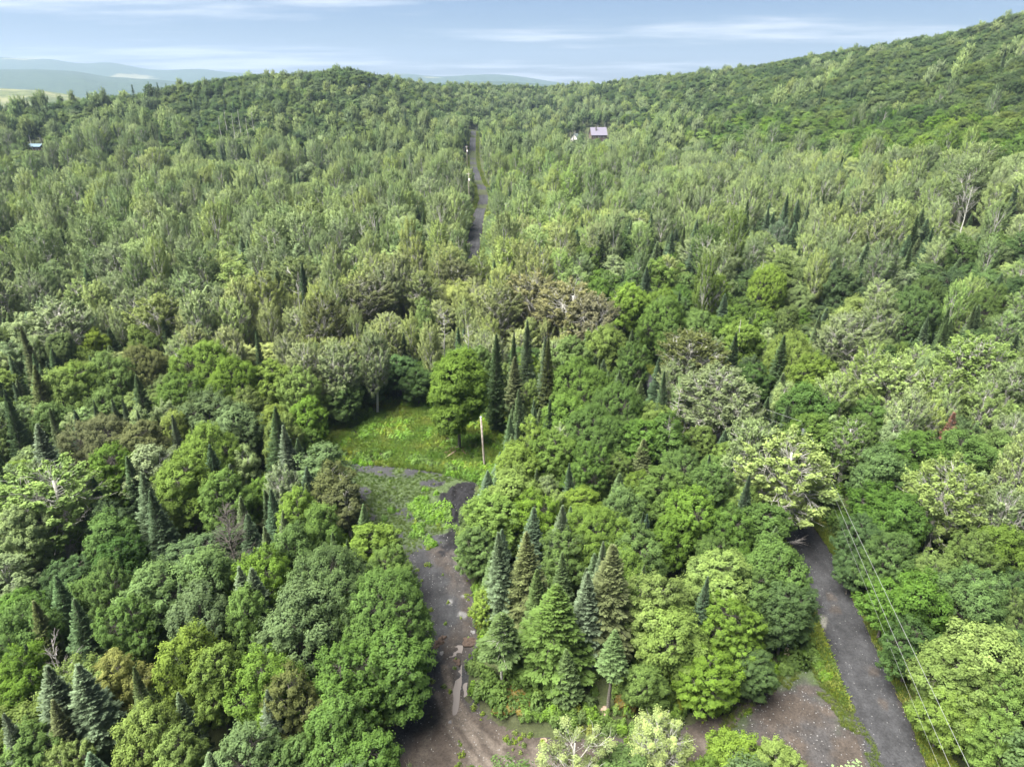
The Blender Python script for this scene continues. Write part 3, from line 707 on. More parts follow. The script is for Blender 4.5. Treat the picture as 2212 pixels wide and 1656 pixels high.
# ------------------------------------------------------------------ far mountains
def ridge_mesh(name, sky, D, depth, base, mat, amp, seed, n=260, rows=26):
    pxs = np.linspace(sky[0][0], sky[-1][0], n); pys = np.interp(pxs, [s[0] for s in sky], [s[1] for s in sky])
    for _ in range(6): pys[1:-1] = pys[1:-1] * .5 + (pys[:-2] + pys[2:]) * .25
    V = []
    for j in range(rows):
        u = j / (rows - 1) * 1.5
        for px, py in zip(pxs, pys):
            f, s, d = px_ray(px, py); top = H - D * d / f; x = s / f * D
            y = D - depth + depth * u; k = math.sin(min(u, 1) * math.pi / 2) ** 1.1 if u <= 1 else math.cos((u - 1) * math.pi / 1.3)
            V.append((x * (y / D), y, base + (top - base) * k))
    V = np.array(V); nz = (fbm(V[:, 0] / (D * .05), V[:, 1] / (D * .05), seed, 5) - .5) * amp
    u = np.repeat(np.linspace(0, 1.5, rows), n); V[:, 2] += nz * (1 - np.exp(-((u - 1) / .18) ** 2) * .85)
    i_ = np.arange(rows - 1)[:, None] * n + np.arange(n - 1)[None]; q = np.stack([i_, i_ + 1, i_ + n + 1, i_ + n], -1).reshape(-1, 4)
    return tag(mobj(name, np_mesh(name, V, [q], [mat], smooth=True)), kind='structure')
def hill_mat(name, a, b, sun_patch, fs, thr):
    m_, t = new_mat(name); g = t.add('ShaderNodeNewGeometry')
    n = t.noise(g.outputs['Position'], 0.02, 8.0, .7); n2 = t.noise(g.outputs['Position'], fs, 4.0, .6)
    c = t.mix(t.ramp(n, .35, .65), a, b); c = t.mix(t.ramp(n2, thr, thr + .06), c, sun_patch)  # sunlit patches on the far slopes, painted in as paler colour by noise
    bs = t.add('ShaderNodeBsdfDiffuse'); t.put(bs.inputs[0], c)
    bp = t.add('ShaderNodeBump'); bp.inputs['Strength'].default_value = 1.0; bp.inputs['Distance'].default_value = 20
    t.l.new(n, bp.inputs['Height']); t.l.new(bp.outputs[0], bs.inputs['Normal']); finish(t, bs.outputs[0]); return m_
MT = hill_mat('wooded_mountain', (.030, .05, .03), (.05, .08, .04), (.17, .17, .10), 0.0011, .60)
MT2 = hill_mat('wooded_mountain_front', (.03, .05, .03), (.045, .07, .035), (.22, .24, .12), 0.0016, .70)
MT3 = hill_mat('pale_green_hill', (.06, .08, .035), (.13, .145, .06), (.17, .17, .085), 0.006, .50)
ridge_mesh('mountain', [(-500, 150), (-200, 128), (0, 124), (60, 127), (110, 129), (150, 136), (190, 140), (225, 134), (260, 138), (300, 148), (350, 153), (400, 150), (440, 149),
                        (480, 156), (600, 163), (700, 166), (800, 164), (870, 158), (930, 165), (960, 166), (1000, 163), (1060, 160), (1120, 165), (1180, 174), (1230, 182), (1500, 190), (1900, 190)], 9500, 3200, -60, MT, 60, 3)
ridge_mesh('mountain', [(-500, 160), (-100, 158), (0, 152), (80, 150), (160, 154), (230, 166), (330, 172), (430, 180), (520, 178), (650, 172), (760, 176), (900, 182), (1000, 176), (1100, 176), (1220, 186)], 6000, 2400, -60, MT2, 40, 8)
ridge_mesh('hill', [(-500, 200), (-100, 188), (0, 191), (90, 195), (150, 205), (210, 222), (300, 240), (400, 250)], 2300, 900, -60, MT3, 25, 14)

# ------------------------------------------------------------------ the wood: which trees stand where
PAL = {
 'green': [(.060, .115, .026), (.070, .125, .030), (.052, .100, .034), (.085, .135, .030), (.060, .105, .045)],
 'brightmaple': [(.080, .150, .026), (.070, .130, .028), (.10, .165, .032), (.060, .115, .028)],
 'yelmaple': [(.095, .145, .030), (.075, .120, .034), (.11, .16, .032), (.065, .105, .034)],
 'hill': [(.055, .095, .038), (.070, .115, .042), (.045, .080, .036), (.080, .120, .040), (.060, .095, .045)],
 'mix': [(.060, .105, .040), (.080, .125, .045), (.048, .085, .038), (.075, .12, .035)],
 'darkmix': [(.048, .080, .038), (.060, .100, .042), (.075, .115, .05)],
 'sage': [(.165, .235, .115), (.18, .25, .118), (.145, .205, .11), (.18, .245, .10), (.125, .19, .095)],
 'olive': [(.185, .235, .10), (.195, .25, .10), (.16, .21, .10), (.20, .255, .11)],
 'brightaspen': [(.165, .25, .095), (.16, .24, .098), (.14, .215, .10), (.18, .25, .088)],
 'fir': [(.075, .125, .065), (.085, .135, .062), (.07, .12, .072), (.09, .13, .06)],
}
REG = [(500, 200, 550, 60, (.75, .05, .02, .18), 'hill'), (250, 320, 350, 60, (.45, .3, .05, .2), 'mix'), (450, 420, 450, 90, (.1, .7, .1, .1), 'sage'),
       (100, 560, 130, 150, (.25, .3, .12, .33), 'darkmix'), (450, 560, 300, 110, (.08, .67, .15, .1), 'sage'), (850, 440, 180, 80, (.2, .6, .08, .12), 'sage'),
       (850, 640, 230, 60, (.08, .72, .15, .05), 'olive'), (600, 690, 180, 60, (.1, .6, .2, .1), 'olive'), (1180, 640, 160, 80, (.08, .82, .05, .05), 'olive'), (1200, 440, 170, 90, (.1, .8, .05, .05), 'brightaspen'),
       (1100, 240, 300, 50, (.2, .3, .0, .5), 'darkmix'), (1300, 330, 200, 40, (.3, .4, .0, .3), 'mix'), (1900, 180, 500, 90, (.88, .08, .0, .04), 'hill'),
       (1950, 290, 350, 50, (.9, .04, .02, .04), 'brightmaple'), (1700, 400, 450, 60, (.12, .78, .05, .05), 'sage'), (1750, 530, 450, 70, (.45, .2, .1, .25), 'mix'),
       (1500, 620, 200, 100, (.62, .08, .08, .22), 'brightmaple'), (1900, 680, 300, 100, (.6, .12, .1, .18), 'mix'), (2100, 800, 200, 130, (.3, .5, .1, .1), 'brightaspen'),
       (1250, 850, 250, 130, (.62, .05, .08, .25), 'green'), (300, 830, 350, 120, (.55, .1, .12, .23), 'yelmaple'), (380, 1250, 450, 350, (.70, .02, .06, .22), 'green'),
       (1300, 1200, 300, 200, (.72, .0, .08, .2), 'brightmaple'), (2050, 1200, 220, 400, (.80, .05, .1, .05), 'green')]
SPECIES = ('maple', 'aspen', 'birch', 'fir')
def patchy(x, y, s_, seed):
    u = float(vnoise(x / s_, y / s_, seed)) * .6 + float(vnoise(x / s_ * 2.1, y / s_ * 2.1, seed + 1)) * .4
    return min(max((u - .5) * 1.9 + .5, 0), .9999)
def pick(ws, u):
    u *= sum(ws); k = 0
    while k < len(ws) - 1 and u > ws[k]: u -= ws[k]; k += 1
    return k
def pick_species(ws, x, y):
    u = patchy(x, y, 22.0, 401)
    return SPECIES[pick(ws, u if random.random() < .62 else random.random())]
def pick_col(pal, x, y):
    u = patchy(x, y, 17.0, 411)
    return pal[pick([1] * len(pal), u if random.random() < .6 else random.random())]
def region(px, py):
    q = [math.exp(-(((px - r_[0]) / r_[2]) ** 2 + ((py - r_[1]) / r_[3]) ** 2) * 1.3) + 1e-9 for r_ in REG]
    return random.choices(REG, q)[0]

trees = []      # dict(sp, x, y, z, h, r, col, hero)
GRIDC = 8.0; cells = {}
def near_ok(x, y, r_, k=0.8):
    c0, c1 = int(x // GRIDC), int(y // GRIDC)
    for i_ in range(c0 - 1, c0 + 2):
        for j_ in range(c1 - 1, c1 + 2):
            for t_ in cells.get((i_, j_), ()):
                if (t_['x'] - x) ** 2 + (t_['y'] - y) ** 2 < ((t_['r'] + r_) * k) ** 2: return False
    return True
def put_tree(**k):
    zf = k.pop('zfix', None)
    k['z'] = (tz(k['x'], k['y']) if zf is None else float(zf)) - 0.05
    trees.append(k); cells.setdefault((int(k['x'] // GRIDC), int(k['y'] // GRIDC)), []).append(k)
# trees one can recognise: species, x and y of the top in the photograph, crown width there, height in metres, leaf colour, label
G1, G2, G3, YG, BY, BG, DG, OL, OY, PA, PG, WI = (.060, .115, .026), (.080, .145, .028), (.100, .165, .032), (.115, .18, .036), (.15, .175, .032), (.072, .122, .050), (.042, .085, .024), (.085, .105, .045), (.15, .205, .072), (.14, .21, .08), (.135, .185, .10), (.175, .23, .11)
FD, FS, FO, FL = (.060, .100, .050), (.095, .138, .088), (.090, .115, .046), (.064, .108, .032)
HERO = [
 # bottom left
 ('maple', 700, 1185, 190, 13, BG, 0), ('maple', 812, 1235, 190, 12, G1, 1), ('maple', 640, 1260, 170, 12, BG, 2), ('maple', 836, 1360, 160, 11, G1, 3), ('maple', 740, 1390, 170, 11, G1, 4),
 ('maple', 395, 1350, 130, 12, YG, 5), ('maple', 455, 1400, 110, 11, G3, 6), ('maple', 560, 1400, 150, 10, G2, 0), ('maple', 610, 1440, 130, 10, OL, 1), ('maple', 300, 1520, 130, 10, YG, 2), ('maple', 370, 1570, 110, 9, G3, 3),
 ('maple', 535, 1560, 150, 10, BG, 4), ('maple', 710, 1520, 140, 10, G1, 5), ('maple', 790, 1590, 130, 9, G1, 6), ('maple', 240, 1405, 120, 10, BY, 0), ('maple', 150, 1420, 130, 10, YG, 1),
 ('maple', 430, 1180, 150, 12, BG, 2), ('maple', 330, 1210, 150, 12, BG, 3), ('maple', 270, 1280, 130, 11, G1, 4), ('maple', 420, 1270, 130, 11, BG, 5), ('maple', 520, 1270, 100, 11, G1, 6), ('maple', 560, 1180, 110, 12, G2, 0),
 ('maple', 640, 1050, 90, 12, G3, 1), ('maple', 690, 1090, 90, 11, G2, 2), ('maple', 800, 1130, 120, 10, G3, 3), ('maple', 830, 1180, 100, 9, G2, 4), ('maple', 620, 1130, 100, 11, G1, 5), ('birch', 710, 1000, 75, 11, OL, 0), ('birch', 690, 955, 100, 11, BG, 1), ('birch', 745, 1040, 80, 9, OL, 2),
 ('maple', 440, 918, 140, 13, G3, 6), ('maple', 390, 985, 130, 12, G3, 0), ('maple', 470, 1010, 110, 12, G2, 1), ('maple', 210, 893, 150, 13, OL, 2), ('maple', 290, 905, 120, 13, OL, 3), ('maple', 240, 960, 120, 12, G2, 4), ('birch', 320, 960, 100, 12, PG, 1),
 ('maple', 430, 735, 130, 15, G2, 5), ('maple', 500, 770, 110, 14, G2, 6), ('maple', 380, 800, 100, 13, G1, 0), ('maple', 440, 840, 110, 13, BG, 1), ('maple', 500, 870, 110, 12, BG, 2), ('maple', 585, 775, 90, 13, G3, 3), ('maple', 640, 790, 90, 13, G3, 4), ('maple', 660, 860, 80, 10, G2, 5),
 ('maple', 290, 745, 110, 13, OL, 6), ('maple', 230, 760, 110, 13, G2, 0), ('maple', 170, 780, 90, 13, G3, 1), ('maple', 120, 800, 90, 13, YG, 2), ('aspen', 90, 1005, 170, 14, PA, 0), ('maple', 40, 1080, 110, 12, PG, 3), ('maple', 230, 1100, 100, 10, G1, 5), ('maple', 250, 1160, 100, 10, DG, 6),
 ('maple', 40, 1290, 130, 11, G1, 0), ('maple', 30, 1400, 110, 10, G2, 1), ('maple', 60, 1550, 120, 9, G1, 3), ('maple', 130, 1610, 110, 8, YG, 4), ('maple', 620, 1600, 110, 8, G1, 5),
 # firs on the left
 ('fir', 162, 1432, 120, 13, FS, 0), ('fir', 87, 1436, 110, 13, FS, 1), ('fir', 104, 1510, 80, 11, FO, 2), ('fir', 14, 1540, 70, 11, FS, 3), ('fir', 391, 1495, 66, 9, FS, 4), ('fir', 566, 1495, 60, 10, FS, 5), ('fir', 515, 1226, 80, 12, FS, 0), ('fir', 543, 1230, 80, 12, FS, 1),
 ('fir', 75, 1292, 80, 12, FO, 2), ('fir', 148, 1292, 80, 12, FD, 3), ('fir', 308, 1299, 40, 9, FS, 4), ('fir', 52, 1390, 50, 10, FD, 5), ('fir', 40, 1421, 45, 9, FS, 0), ('fir', 384, 1258, 50, 11, FD, 1), ('fir', 492, 1003, 60, 12, FS, 2), ('fir', 302, 1022, 70, 13, FS, 3),
 ('fir', 50, 705, 36, 15, FO, 4), ('fir', 296, 810, 55, 15, FD, 5), ('fir', 198, 865, 26, 12, FS, 0), ('fir', 268, 859, 26, 12, FS, 1), ('fir', 297, 883, 30, 12, FS, 2), ('fir', 240, 859, 30, 11, FS, 3), ('fir', 370, 897, 36, 12, FS, 4), ('fir', 588, 880, 55, 14, FD, 5), ('fir', 612, 915, 60, 14, FS, 0), ('fir', 5, 841, 40, 14, FD, 1),
 ('fir', 70, 915, 90, 15, FS, 2), ('fir', 8, 868, 50, 14, FD, 3), ('fir', 64, 790, 60, 15, FO, 0), ('fir', 150, 1310, 60, 11, FD, 2), ('fir', 280, 985, 60, 12, FD, 4), ('fir', 330, 1060, 60, 12, FD, 5),
 # around the clearing
 ('maple', 985, 757, 112, 17.4, (.085, .145, .030), 90),
 ('fir', 1138, 690, 50, 19, FS, 0), ('fir', 1070, 721, 46, 18, FD, 1), ('fir', 1108, 721, 40, 17, FD, 2), ('fir', 1180, 727, 44, 18, FS, 3), ('fir', 1188, 730, 44, 18, FO, 4), ('fir', 1112, 770, 38, 16, FO, 95),
 ('maple', 1255, 775, 130, 14, G2, 0), ('maple', 1330, 830, 120, 13, G1, 1), ('maple', 1220, 850, 100, 12, G2, 2), ('maple', 1290, 880, 130, 12, G1, 3), ('maple', 1150, 820, 60, 10, G3, 4), ('maple', 1390, 905, 110, 11, G1, 6), ('birch', 1445, 895, 90, 12, G1, 0),
 ('birch', 920, 640, 50, 17, (.11, .17, .06), 1), ('aspen', 800, 715, 60, 16, PG, 1), ('aspen', 690, 640, 80, 17, OL, 2), ('aspen', 730, 740, 80, 15, PG, 3), ('maple', 800, 775, 90, 9, (.045, .10, .03), 5), ('maple', 860, 765, 80, 9, (.045, .10, .03), 6), ('maple', 900, 790, 70, 8, DG, 0), ('maple', 740, 820, 80, 8.5, G1, 2), ('maple', 1040, 740, 60, 13, G2, 3),
 ('aspen', 1500, 715, 130, 16, OL, 1), ('aspen', 1470, 770, 80, 13, PG, 2), ('aspen', 1560, 795, 140, 15, PG, 3), ('aspen', 1600, 850, 80, 12, PG, 4), ('fir', 1586, 715, 40, 15, FD, 1), ('fir', 1387, 945, 55, 10, FO, 3),
 ('aspen', 1715, 940, 170, 15, OY, 0), ('aspen', 1640, 905, 100, 15, PA, 1), ('maple', 1310, 700, 90, 14, G3, 2), ('maple', 1240, 720, 90, 14, G2, 3), ('maple', 1370, 740, 80, 13, G1, 4),
 # island between the track and the road
 ('maple', 1110, 1010, 120, 10, G3, 5), ('maple', 1065, 1070, 120, 10, G2, 6), ('maple', 1150, 1060, 110, 10, G2, 0), ('maple', 1030, 1130, 90, 8, G1, 1), ('birch', 1148, 895, 46, 11, YG, 2), ('maple', 1200, 930, 110, 11, G2, 3), ('maple', 1270, 960, 90, 11, G1, 4), ('maple', 1120, 960, 90, 10, G3, 5),
 ('maple', 1290, 1090, 160, 11, G2, 6), ('maple', 1370, 1130, 130, 10, G1, 0), ('maple', 1230, 1140, 110, 10, G1, 1), ('maple', 1350, 1050, 90, 10, BG, 2), ('maple', 1440, 1010, 110, 11, G2, 3), ('maple', 1500, 1050, 120, 11, G2, 4), ('maple', 1450, 1110, 90, 9, G2, 5), ('maple', 1540, 1000, 90, 11, G1, 6), ('maple', 1580, 1090, 90, 10, G1, 0),
 ('maple', 1430, 1240, 130, 11, YG, 1), ('maple', 1460, 1310, 150, 9, G3, 2), ('maple', 1560, 1180, 130, 11, PA, 3), ('maple', 1590, 1290, 130, 9, G2, 4), ('maple', 1690, 1170, 130, 11, G1, 5), ('maple', 1710, 1260, 110, 9, DG, 6), ('maple', 1640, 1230, 110, 9, G1, 0), ('maple', 1530, 1390, 130, 7, G2, 1), ('maple', 1400, 1430, 90, 6, G2, 2), ('maple', 1640, 1400, 90, 6.5, DG, 3),
 ('maple', 1045, 1270, 60, 5, YG, 4), ('maple', 1360, 1180, 80, 9, G2, 5),
 ('fir', 1081, 1142, 70, 13, FS, 0), ('fir', 1144, 1151, 100, 13, FO, 3), ('fir', 1160, 1230, 80, 11.5, FL, 2), ('fir', 1193, 1261, 140, 12, FL, 1), ('fir', 1259, 1219, 60, 12, FS, 4), ('fir', 1274, 1230, 90, 12.5, FS, 0), ('fir', 1299, 1163, 60, 13, FS, 2), ('fir', 1323, 1165, 120, 15, FO, 3), ('fir', 1212, 1087, 60, 12, FS, 5), ('fir', 1402, 1108, 36, 9, (.05, .10, .07), 0),
 ('fir', 1082, 1323, 90, 9.5, FL, 96), ('fir', 1389, 1108, 30, 9, FD, 1), ('fir', 1230, 1400, 70, 7, FL, 2),
 # right of the road and top right of the near wood
 ('aspen', 2060, 990, 140, 15, OY, 2), ('aspen', 1840, 672, 110, 17, PG, 3), ('aspen', 1945, 770, 120, 15, PA, 4), ('aspen', 1890, 745, 80, 16, PA, 0), ('aspen', 1810, 805, 80, 14, PA, 1), ('aspen', 1845, 900, 100, 12, G2, 2), ('aspen', 2130, 725, 130, 16, PA, 3), ('aspen', 2040, 790, 90, 15, PA, 4), ('aspen', 2190, 1050, 100, 13, PG, 0), ('aspen', 2200, 780, 90, 15, PA, 1),
 ('maple', 1920, 960, 120, 12, BG, 5), ('maple', 1990, 930, 130, 12, G1, 6), ('maple', 2090, 925, 130, 12, G1, 0), ('maple', 1900, 1040, 110, 11, G1, 1), ('maple', 1960, 1060, 110, 11, G1, 2), ('maple', 1870, 1110, 90, 9, DG, 3), ('maple', 1930, 1150, 110, 10, G1, 4), ('maple', 2000, 1230, 130, 11, G1, 5), ('maple', 1930, 1250, 100, 8, G1, 6), ('maple', 2130, 1220, 130, 11, BG, 0), ('maple', 1990, 1330, 110, 8.5, DG, 1),
 ('maple', 2150, 1340, 170, 12, YG, 2), ('maple', 2080, 1400, 150, 10, G3, 3), ('maple', 2180, 1440, 130, 10, G2, 4), ('maple', 2060, 1480, 110, 7.5, G3, 5), ('maple', 2150, 1530, 120, 7, G2, 6), ('maple', 1850, 1190, 70, 6, DG, 0),
 ('fir', 2205, 720, 60, 16, FD, 3), ('maple', 1720, 720, 110, 14, YG, 0), ('maple', 1760, 760, 90, 13, G3, 1), ('maple', 1750, 830, 110, 13, (.05, .11, .024), 2), ('maple', 1980, 620, 100, 15, BG, 3), ('maple', 1600, 690, 90, 14, G3, 5), ('fir', 1690, 720, 50, 15, FD, 2),
 ('maple', 1370, 610, 80, 15, G3, 6), ('maple', 1440, 640, 90, 15, G2, 0), ('maple', 1430, 560, 80, 15, G3, 1), ('maple', 1850, 640, 80, 15, YG, 2),
 # tops that rise into the bottom edge of the frame
 ('birch', 1240, 1566, 125, 9, WI, 97), ('birch', 1425, 1545, 115, 9, WI, 98), ('maple', 1590, 1590, 130, 7, G3, 2), ('maple', 1680, 1600, 120, 7, YG, 3), ('maple', 1530, 1630, 90, 6, G2, 4),
 # sage and olive band behind the clearing
 ('aspen', 120, 650, 110, 16, PG, 0), ('aspen', 330, 640, 90, 16, OY, 1), ('birch', 500, 560, 70, 16, PA, 2), ('aspen', 640, 555, 90, 17, (.115, .16, .07), 2), ('aspen', 780, 600, 110, 17, OL, 3), ('aspen', 1230, 610, 130, 18, (.14, .15, .085), 4), ('aspen', 1150, 590, 110, 18, (.14, .15, .075), 0), ('aspen', 1040, 545, 60, 15, OY, 1), ('aspen', 990, 560, 70, 14, OL, 2),
 ('aspen', 1290, 640, 90, 17, (.13, .14, .085), 1), ('aspen', 1080, 620, 90, 17, (.12, .155, .06), 3), ('aspen', 2090, 410, 120, 24, PG, 4)]
occl = []       # things the photograph shows: px, py, depth; no filler tree may stand in front of them
for sp, px, py, wpx, h, col, v in HERO:
    f, s, d = px_ray(px, py)
    z0 = 0.0
    for _ in range(4):
        k = (H - h - z0) / d; x, y = s * k, f * k; z0 = tz(x, y)
    depth = k
    rr = wpx * 0.5 * depth / F * (1.3 if sp == 'fir' else 1.04)
    if sp != 'fir':      # the far shoulder of a broad crown shows above its apex: set the tree a little nearer
        ph = math.atan2(d, f); c_ = .42 * h; up_ = math.hypot(c_ * math.cos(ph), rr * math.sin(ph) * .8) - c_ * math.cos(ph)
        f, s, d = px_ray(px, py + up_ * F / depth); k = (H - h - z0) / d; x, y = s * k, f * k; depth = k
    put_tree(sp=sp, x=x, y=y, h=h, r=rr, col=col, hero=True, v=v, px=px, py=py)
    for a, b in ((0, .3), (-.22, .55), (.22, .55)): occl.append((px + a * wpx, py + b * wpx * (1.5 if sp == 'fir' else 1), depth - 2))
VIS = [[(690, 945), (760, 915), (830, 885), (925, 870), (940, 930), (1010, 960), (1090, 930), (1075, 990), (1040, 1025), (1028, 1070), (990, 1130), (1000, 1180), (1025, 1250), (1015, 1340), (1010, 1430), (1000, 1500), (1060, 1560), (1150, 1590), (1230, 1600), (1180, 1656), (840, 1656), (880, 1580), (915, 1480), (910, 1400), (912, 1330), (880, 1280), (900, 1200), (880, 1150), (790, 1080), (740, 1000)],
       [(1765, 1215), (1780, 1260), (1775, 1340), (1765, 1410), (1690, 1480), (1600, 1530), (1520, 1590), (1650, 1600), (1780, 1656), (2060, 1656), (1975, 1520), (1890, 1380), (1835, 1270), (1790, 1215)],
       [(1012, 555), (1017, 500), (1030, 440), (1032, 405), (1022, 350), (1012, 300), (1014, 278), (1034, 278), (1036, 300), (1040, 345), (1050, 400), (1056, 430), (1040, 500), (1030, 555)],
       [(1003, 292), (1011, 292), (1011, 350), (1003, 350)], [(1266, 274), (1316, 274), (1316, 302), (1266, 302)], [(1230, 290), (1246, 290), (1250, 300), (1234, 300)], [(1690, 1385), (1704, 1385), (1704, 1420), (1690, 1420)],
       [(1730, 905), (1765, 905), (1765, 945), (1735, 950)], [(1755, 950), (1762, 950), (1850, 1180), (1836, 1180)], [(1680, 885), (1730, 908), (1728, 914), (1680, 892)], [(60, 314), (92, 314), (92, 324), (60, 324)]]
vis = []
for k, pl in enumerate(VIS):
    P = np.array(pl, float); a0, b0 = P.min(0); a1, b1 = P.max(0); st = 9 if (a1 - a0) > 90 else 4
    A, B = np.meshgrid(np.arange(a0, a1 + .1, st), np.arange(b0, b1 + .1, st)); q = inside(pl, A.ravel(), B.ravel())
    for a, b in zip(A.ravel()[q], B.ravel()[q]):
        dep = H / max(px_ray(a, b)[2], 0.02)
        if k == 3: dep = 520
        if k in (4, 5, 10): dep = 700
        if k in (7, 8, 9): dep = 95
        vis.append((a, b, dep))
OC = np.array(occl + vis)
def hides(x, y, z, h, r_, sp, near):
    px, pt, dep = project(x, y, z + h); _, pb, _ = project(x, y, z + (h * 0.15)); hw = F * r_ / dep
    m_ = (np.abs(OC[:, 0] - px) < hw) & (OC[:, 1] > pt) & (OC[:, 1] < pb) & (OC[:, 2] > dep)
    if sp == 'fir': m_ &= np.abs(OC[:, 0] - px) < hw * ((OC[:, 1] - pt) / (pb - pt + 1e-6) + .12)
    return m_.any()
road_pts = np.array(ROAD)
def clear_of_paths(xs, ys):
    d, _, _ = seg_dist(ROAD, xs, ys); ok = d > 4.2
    for pl in (TRACK, MEADOW, PULLOFF): ok &= sdist(pl, xs, ys) > 0.6
    return ok
HOUSES = [on_ground(1291, 303), on_ground(1243, 306), on_ground(76, 327)]
# fillers, near wood: dart throwing
cand = []
N1 = 26000
yy = np.sqrt(rng.uniform(28 ** 2, 300 ** 2, N1)); tt = rng.uniform(-0.92, 0.92, N1); xx = tt * (yy + 12)
ok = clear_of_paths(xx, yy); xx, yy = xx[ok], yy[ok]; zz = terrain(xx, yy)
for x, y, z in zip(xx, yy, zz):
    px, py, dep = project(x, y, z + 11)
    if py > 1900 or px < -250 or px > 2450: continue
    rg = region(px, py); sp = pick_species(rg[4], x, y)
    far = sstep(110, 190, y)
    h = {'maple': 9.5, 'aspen': 13.0, 'birch': 10.0, 'fir': 10.5}[sp] * random.uniform(.72, 1.2) * (1 + .38 * float(far))
    r_ = {'maple': 2.9, 'aspen': 2.3, 'birch': 2.0, 'fir': 1.8}[sp] * random.uniform(.72, 1.3) * (1 + .65 * float(far))
    if y > 125:
        em = patchy(x, y, 20.0, 421) * .6 + random.random() * .6
        h *= random.uniform(1.0, 1.22) if em > .60 else random.uniform(.55, .85); r_ *= 1.0 if em > .60 else .85
    if not near_ok(x, y, r_, 0.70 if sp != 'fir' else .6): continue
    for sc in (1.0, .72, .48, .3):
        if not hides(x, y, z, h * sc, r_ * (0.4 + .6 * sc), sp, True): break
    else: continue
    h *= sc; r_ *= (0.4 + .6 * sc)
    pal = PAL['fir'] if sp == 'fir' else PAL[rg[5]]
    if sp in ('aspen', 'birch') and rg[5] in ('green', 'mix', 'hill', 'yelmaple', 'darkmix'): pal = PAL['sage']
    c = np.array(pick_col(pal, x, y)) * random.uniform(.88, 1.12)
    put_tree(sp=sp, x=x, y=y, h=h, r=r_, col=tuple(c), hero=False, v=random.randrange(99), px=px, py=py, zfix=z)
n_near = len(trees)
# fillers, the far wood up to and over the ridges
ys = 300.0
while ys < 1500:
    step = 6.8 if ys < 700 else 7.4
    xs = np.arange(-0.98 * ys, 0.98 * ys, step) + rng.uniform(-1.7, 1.7, len(np.arange(-0.98 * ys, 0.98 * ys, step)))
    yl = np.full(len(xs), ys) + rng.uniform(-1.9, 1.9, len(xs))
    t_ = xs / yl; D = np.interp(t_, _t, _d)
    ok = yl < D + 70
    d, _, _ = seg_dist(ROAD, xs, yl); ok &= d > 5.5
    for hx, hy in HOUSES: ok &= (np.hypot(xs - hx, yl - hy) > 10)
    xs, yl = xs[ok], yl[ok]; zl = terrain(xs, yl)
    for x, y, z in zip(xs, yl, zl):
        px, py, dep = project(x, y, z + 12)
        if px < -150 or px > 2360: continue
        rg = region(px, py); sp = pick_species(rg[4], x, y)
        h = {'maple': 14.0, 'aspen': 19.0, 'birch': 16.5, 'fir': 16.0}[sp]; r_ = {'maple': 4.8, 'aspen': 3.7, 'birch': 3.2, 'fir': 2.5}[sp] * random.uniform(.72, 1.25); em = patchy(x, y, 26.0, 421) * .6 + random.random() * .6
        h *= (random.uniform(.98, 1.22) if em > .62 else random.uniform(.48, .74)) * (.85 + .25 * patchy(x, y, 60.0, 431)); r_ *= 1.0 if em > .62 else .8
        if sp == 'maple' or y > 600: h = 12 + (h - 12) * .55
        if y < 760 and (980 < px < 1075 or 1200 < px < 1340 or px < 120) and hides(x, y, z, h, r_, sp, False):
            h *= .4; r_ *= .6
            if hides(x, y, z, h, r_, sp, False): continue
        pal = PAL['fir'] if sp == 'fir' else PAL[rg[5]]
        if sp == 'aspen' and rg[5] in ('mix', 'hill', 'darkmix'): pal = PAL['sage']
        c = np.array(pick_col(pal, x, y)) * random.uniform(.85, 1.15)
        put_tree(sp=sp, x=float(x), y=float(y), h=h, r=r_, col=tuple(c), hero=False, v=random.randrange(99), px=px, py=py, zfix=z)
    ys += step * 0.92
print('trees near', n_near, 'all', len(trees))

# ------------------------------------------------------------------ standing the trees up
def lod_of(t_):
    d_ = project(t_['x'], t_['y'], t_['z'] + t_['h'])[2]
    return 0 if d_ < 150 else (1 if d_ < 330 else 2)
for t_ in trees:
    px, py, dep = project(t_['x'], t_['y'], t_['z'] + t_['h'] * 0.8); t_['sx'], t_['sy'], t_['dep'] = px, py, dep
    t_['inview'] = -60 < px < 2272 and 0 < py < 1700
    t_['size'] = (F * t_['r'] / dep) * (1.5 if t_.get('hero') else 1)
LIMIT = 298
solo = []
for sp in SPECIES:
    g_ = sorted([t_ for t_ in trees if t_['sp'] == sp and t_['inview']], key=lambda q: -q['size'])[:LIMIT]
    for q in g_: q['solo'] = True
    solo += g_

# labels -----------------------------------------------------------
LAND = [('the grassy clearing', 860, 930), ('the leaning bare pole', 1042, 960), ('the black mud patch', 990, 1090), ('the long puddle', 990, 1480), ('the transformer pole', 1745, 930),
        ('the pale cut stump', 1697, 1410), ('the gravel pull-off', 1700, 1560), ('the far stretch of road', 1030, 430), ('the far end of the road', 1025, 290), ('the lilac-roofed house', 1290, 290),
        ('the blue roof', 76, 320), ('the spire-topped firs', 1130, 740), ('the yellowish aspen by the wires', 1715, 1010), ('the top of the left hill', 750, 150), ('the brow of the right hill', 1950, 90),
        ('the twin-topped silver fir', 530, 1250), ('the lime green maple', 395, 1370), ('the dead grey limbs', 90, 1080), ('the two big silver firs', 125, 1450), ('the reddened dead fir', 2060, 905),
        ('the bright maple under the wires', 2150, 1400), ('the golden aspen', 2060, 1080), ('the olive aspen stand', 1200, 640), ('the leafless birch', 780, 520), ('the pale birch tops', 1330, 1600),
        ('the bare-limbed grey aspen', 1840, 720), ('the island fir group', 1260, 1250), ('the huge rounded maple', 730, 1250), ('the right slope', 2000, 450), ('the left slope', 350, 420)]
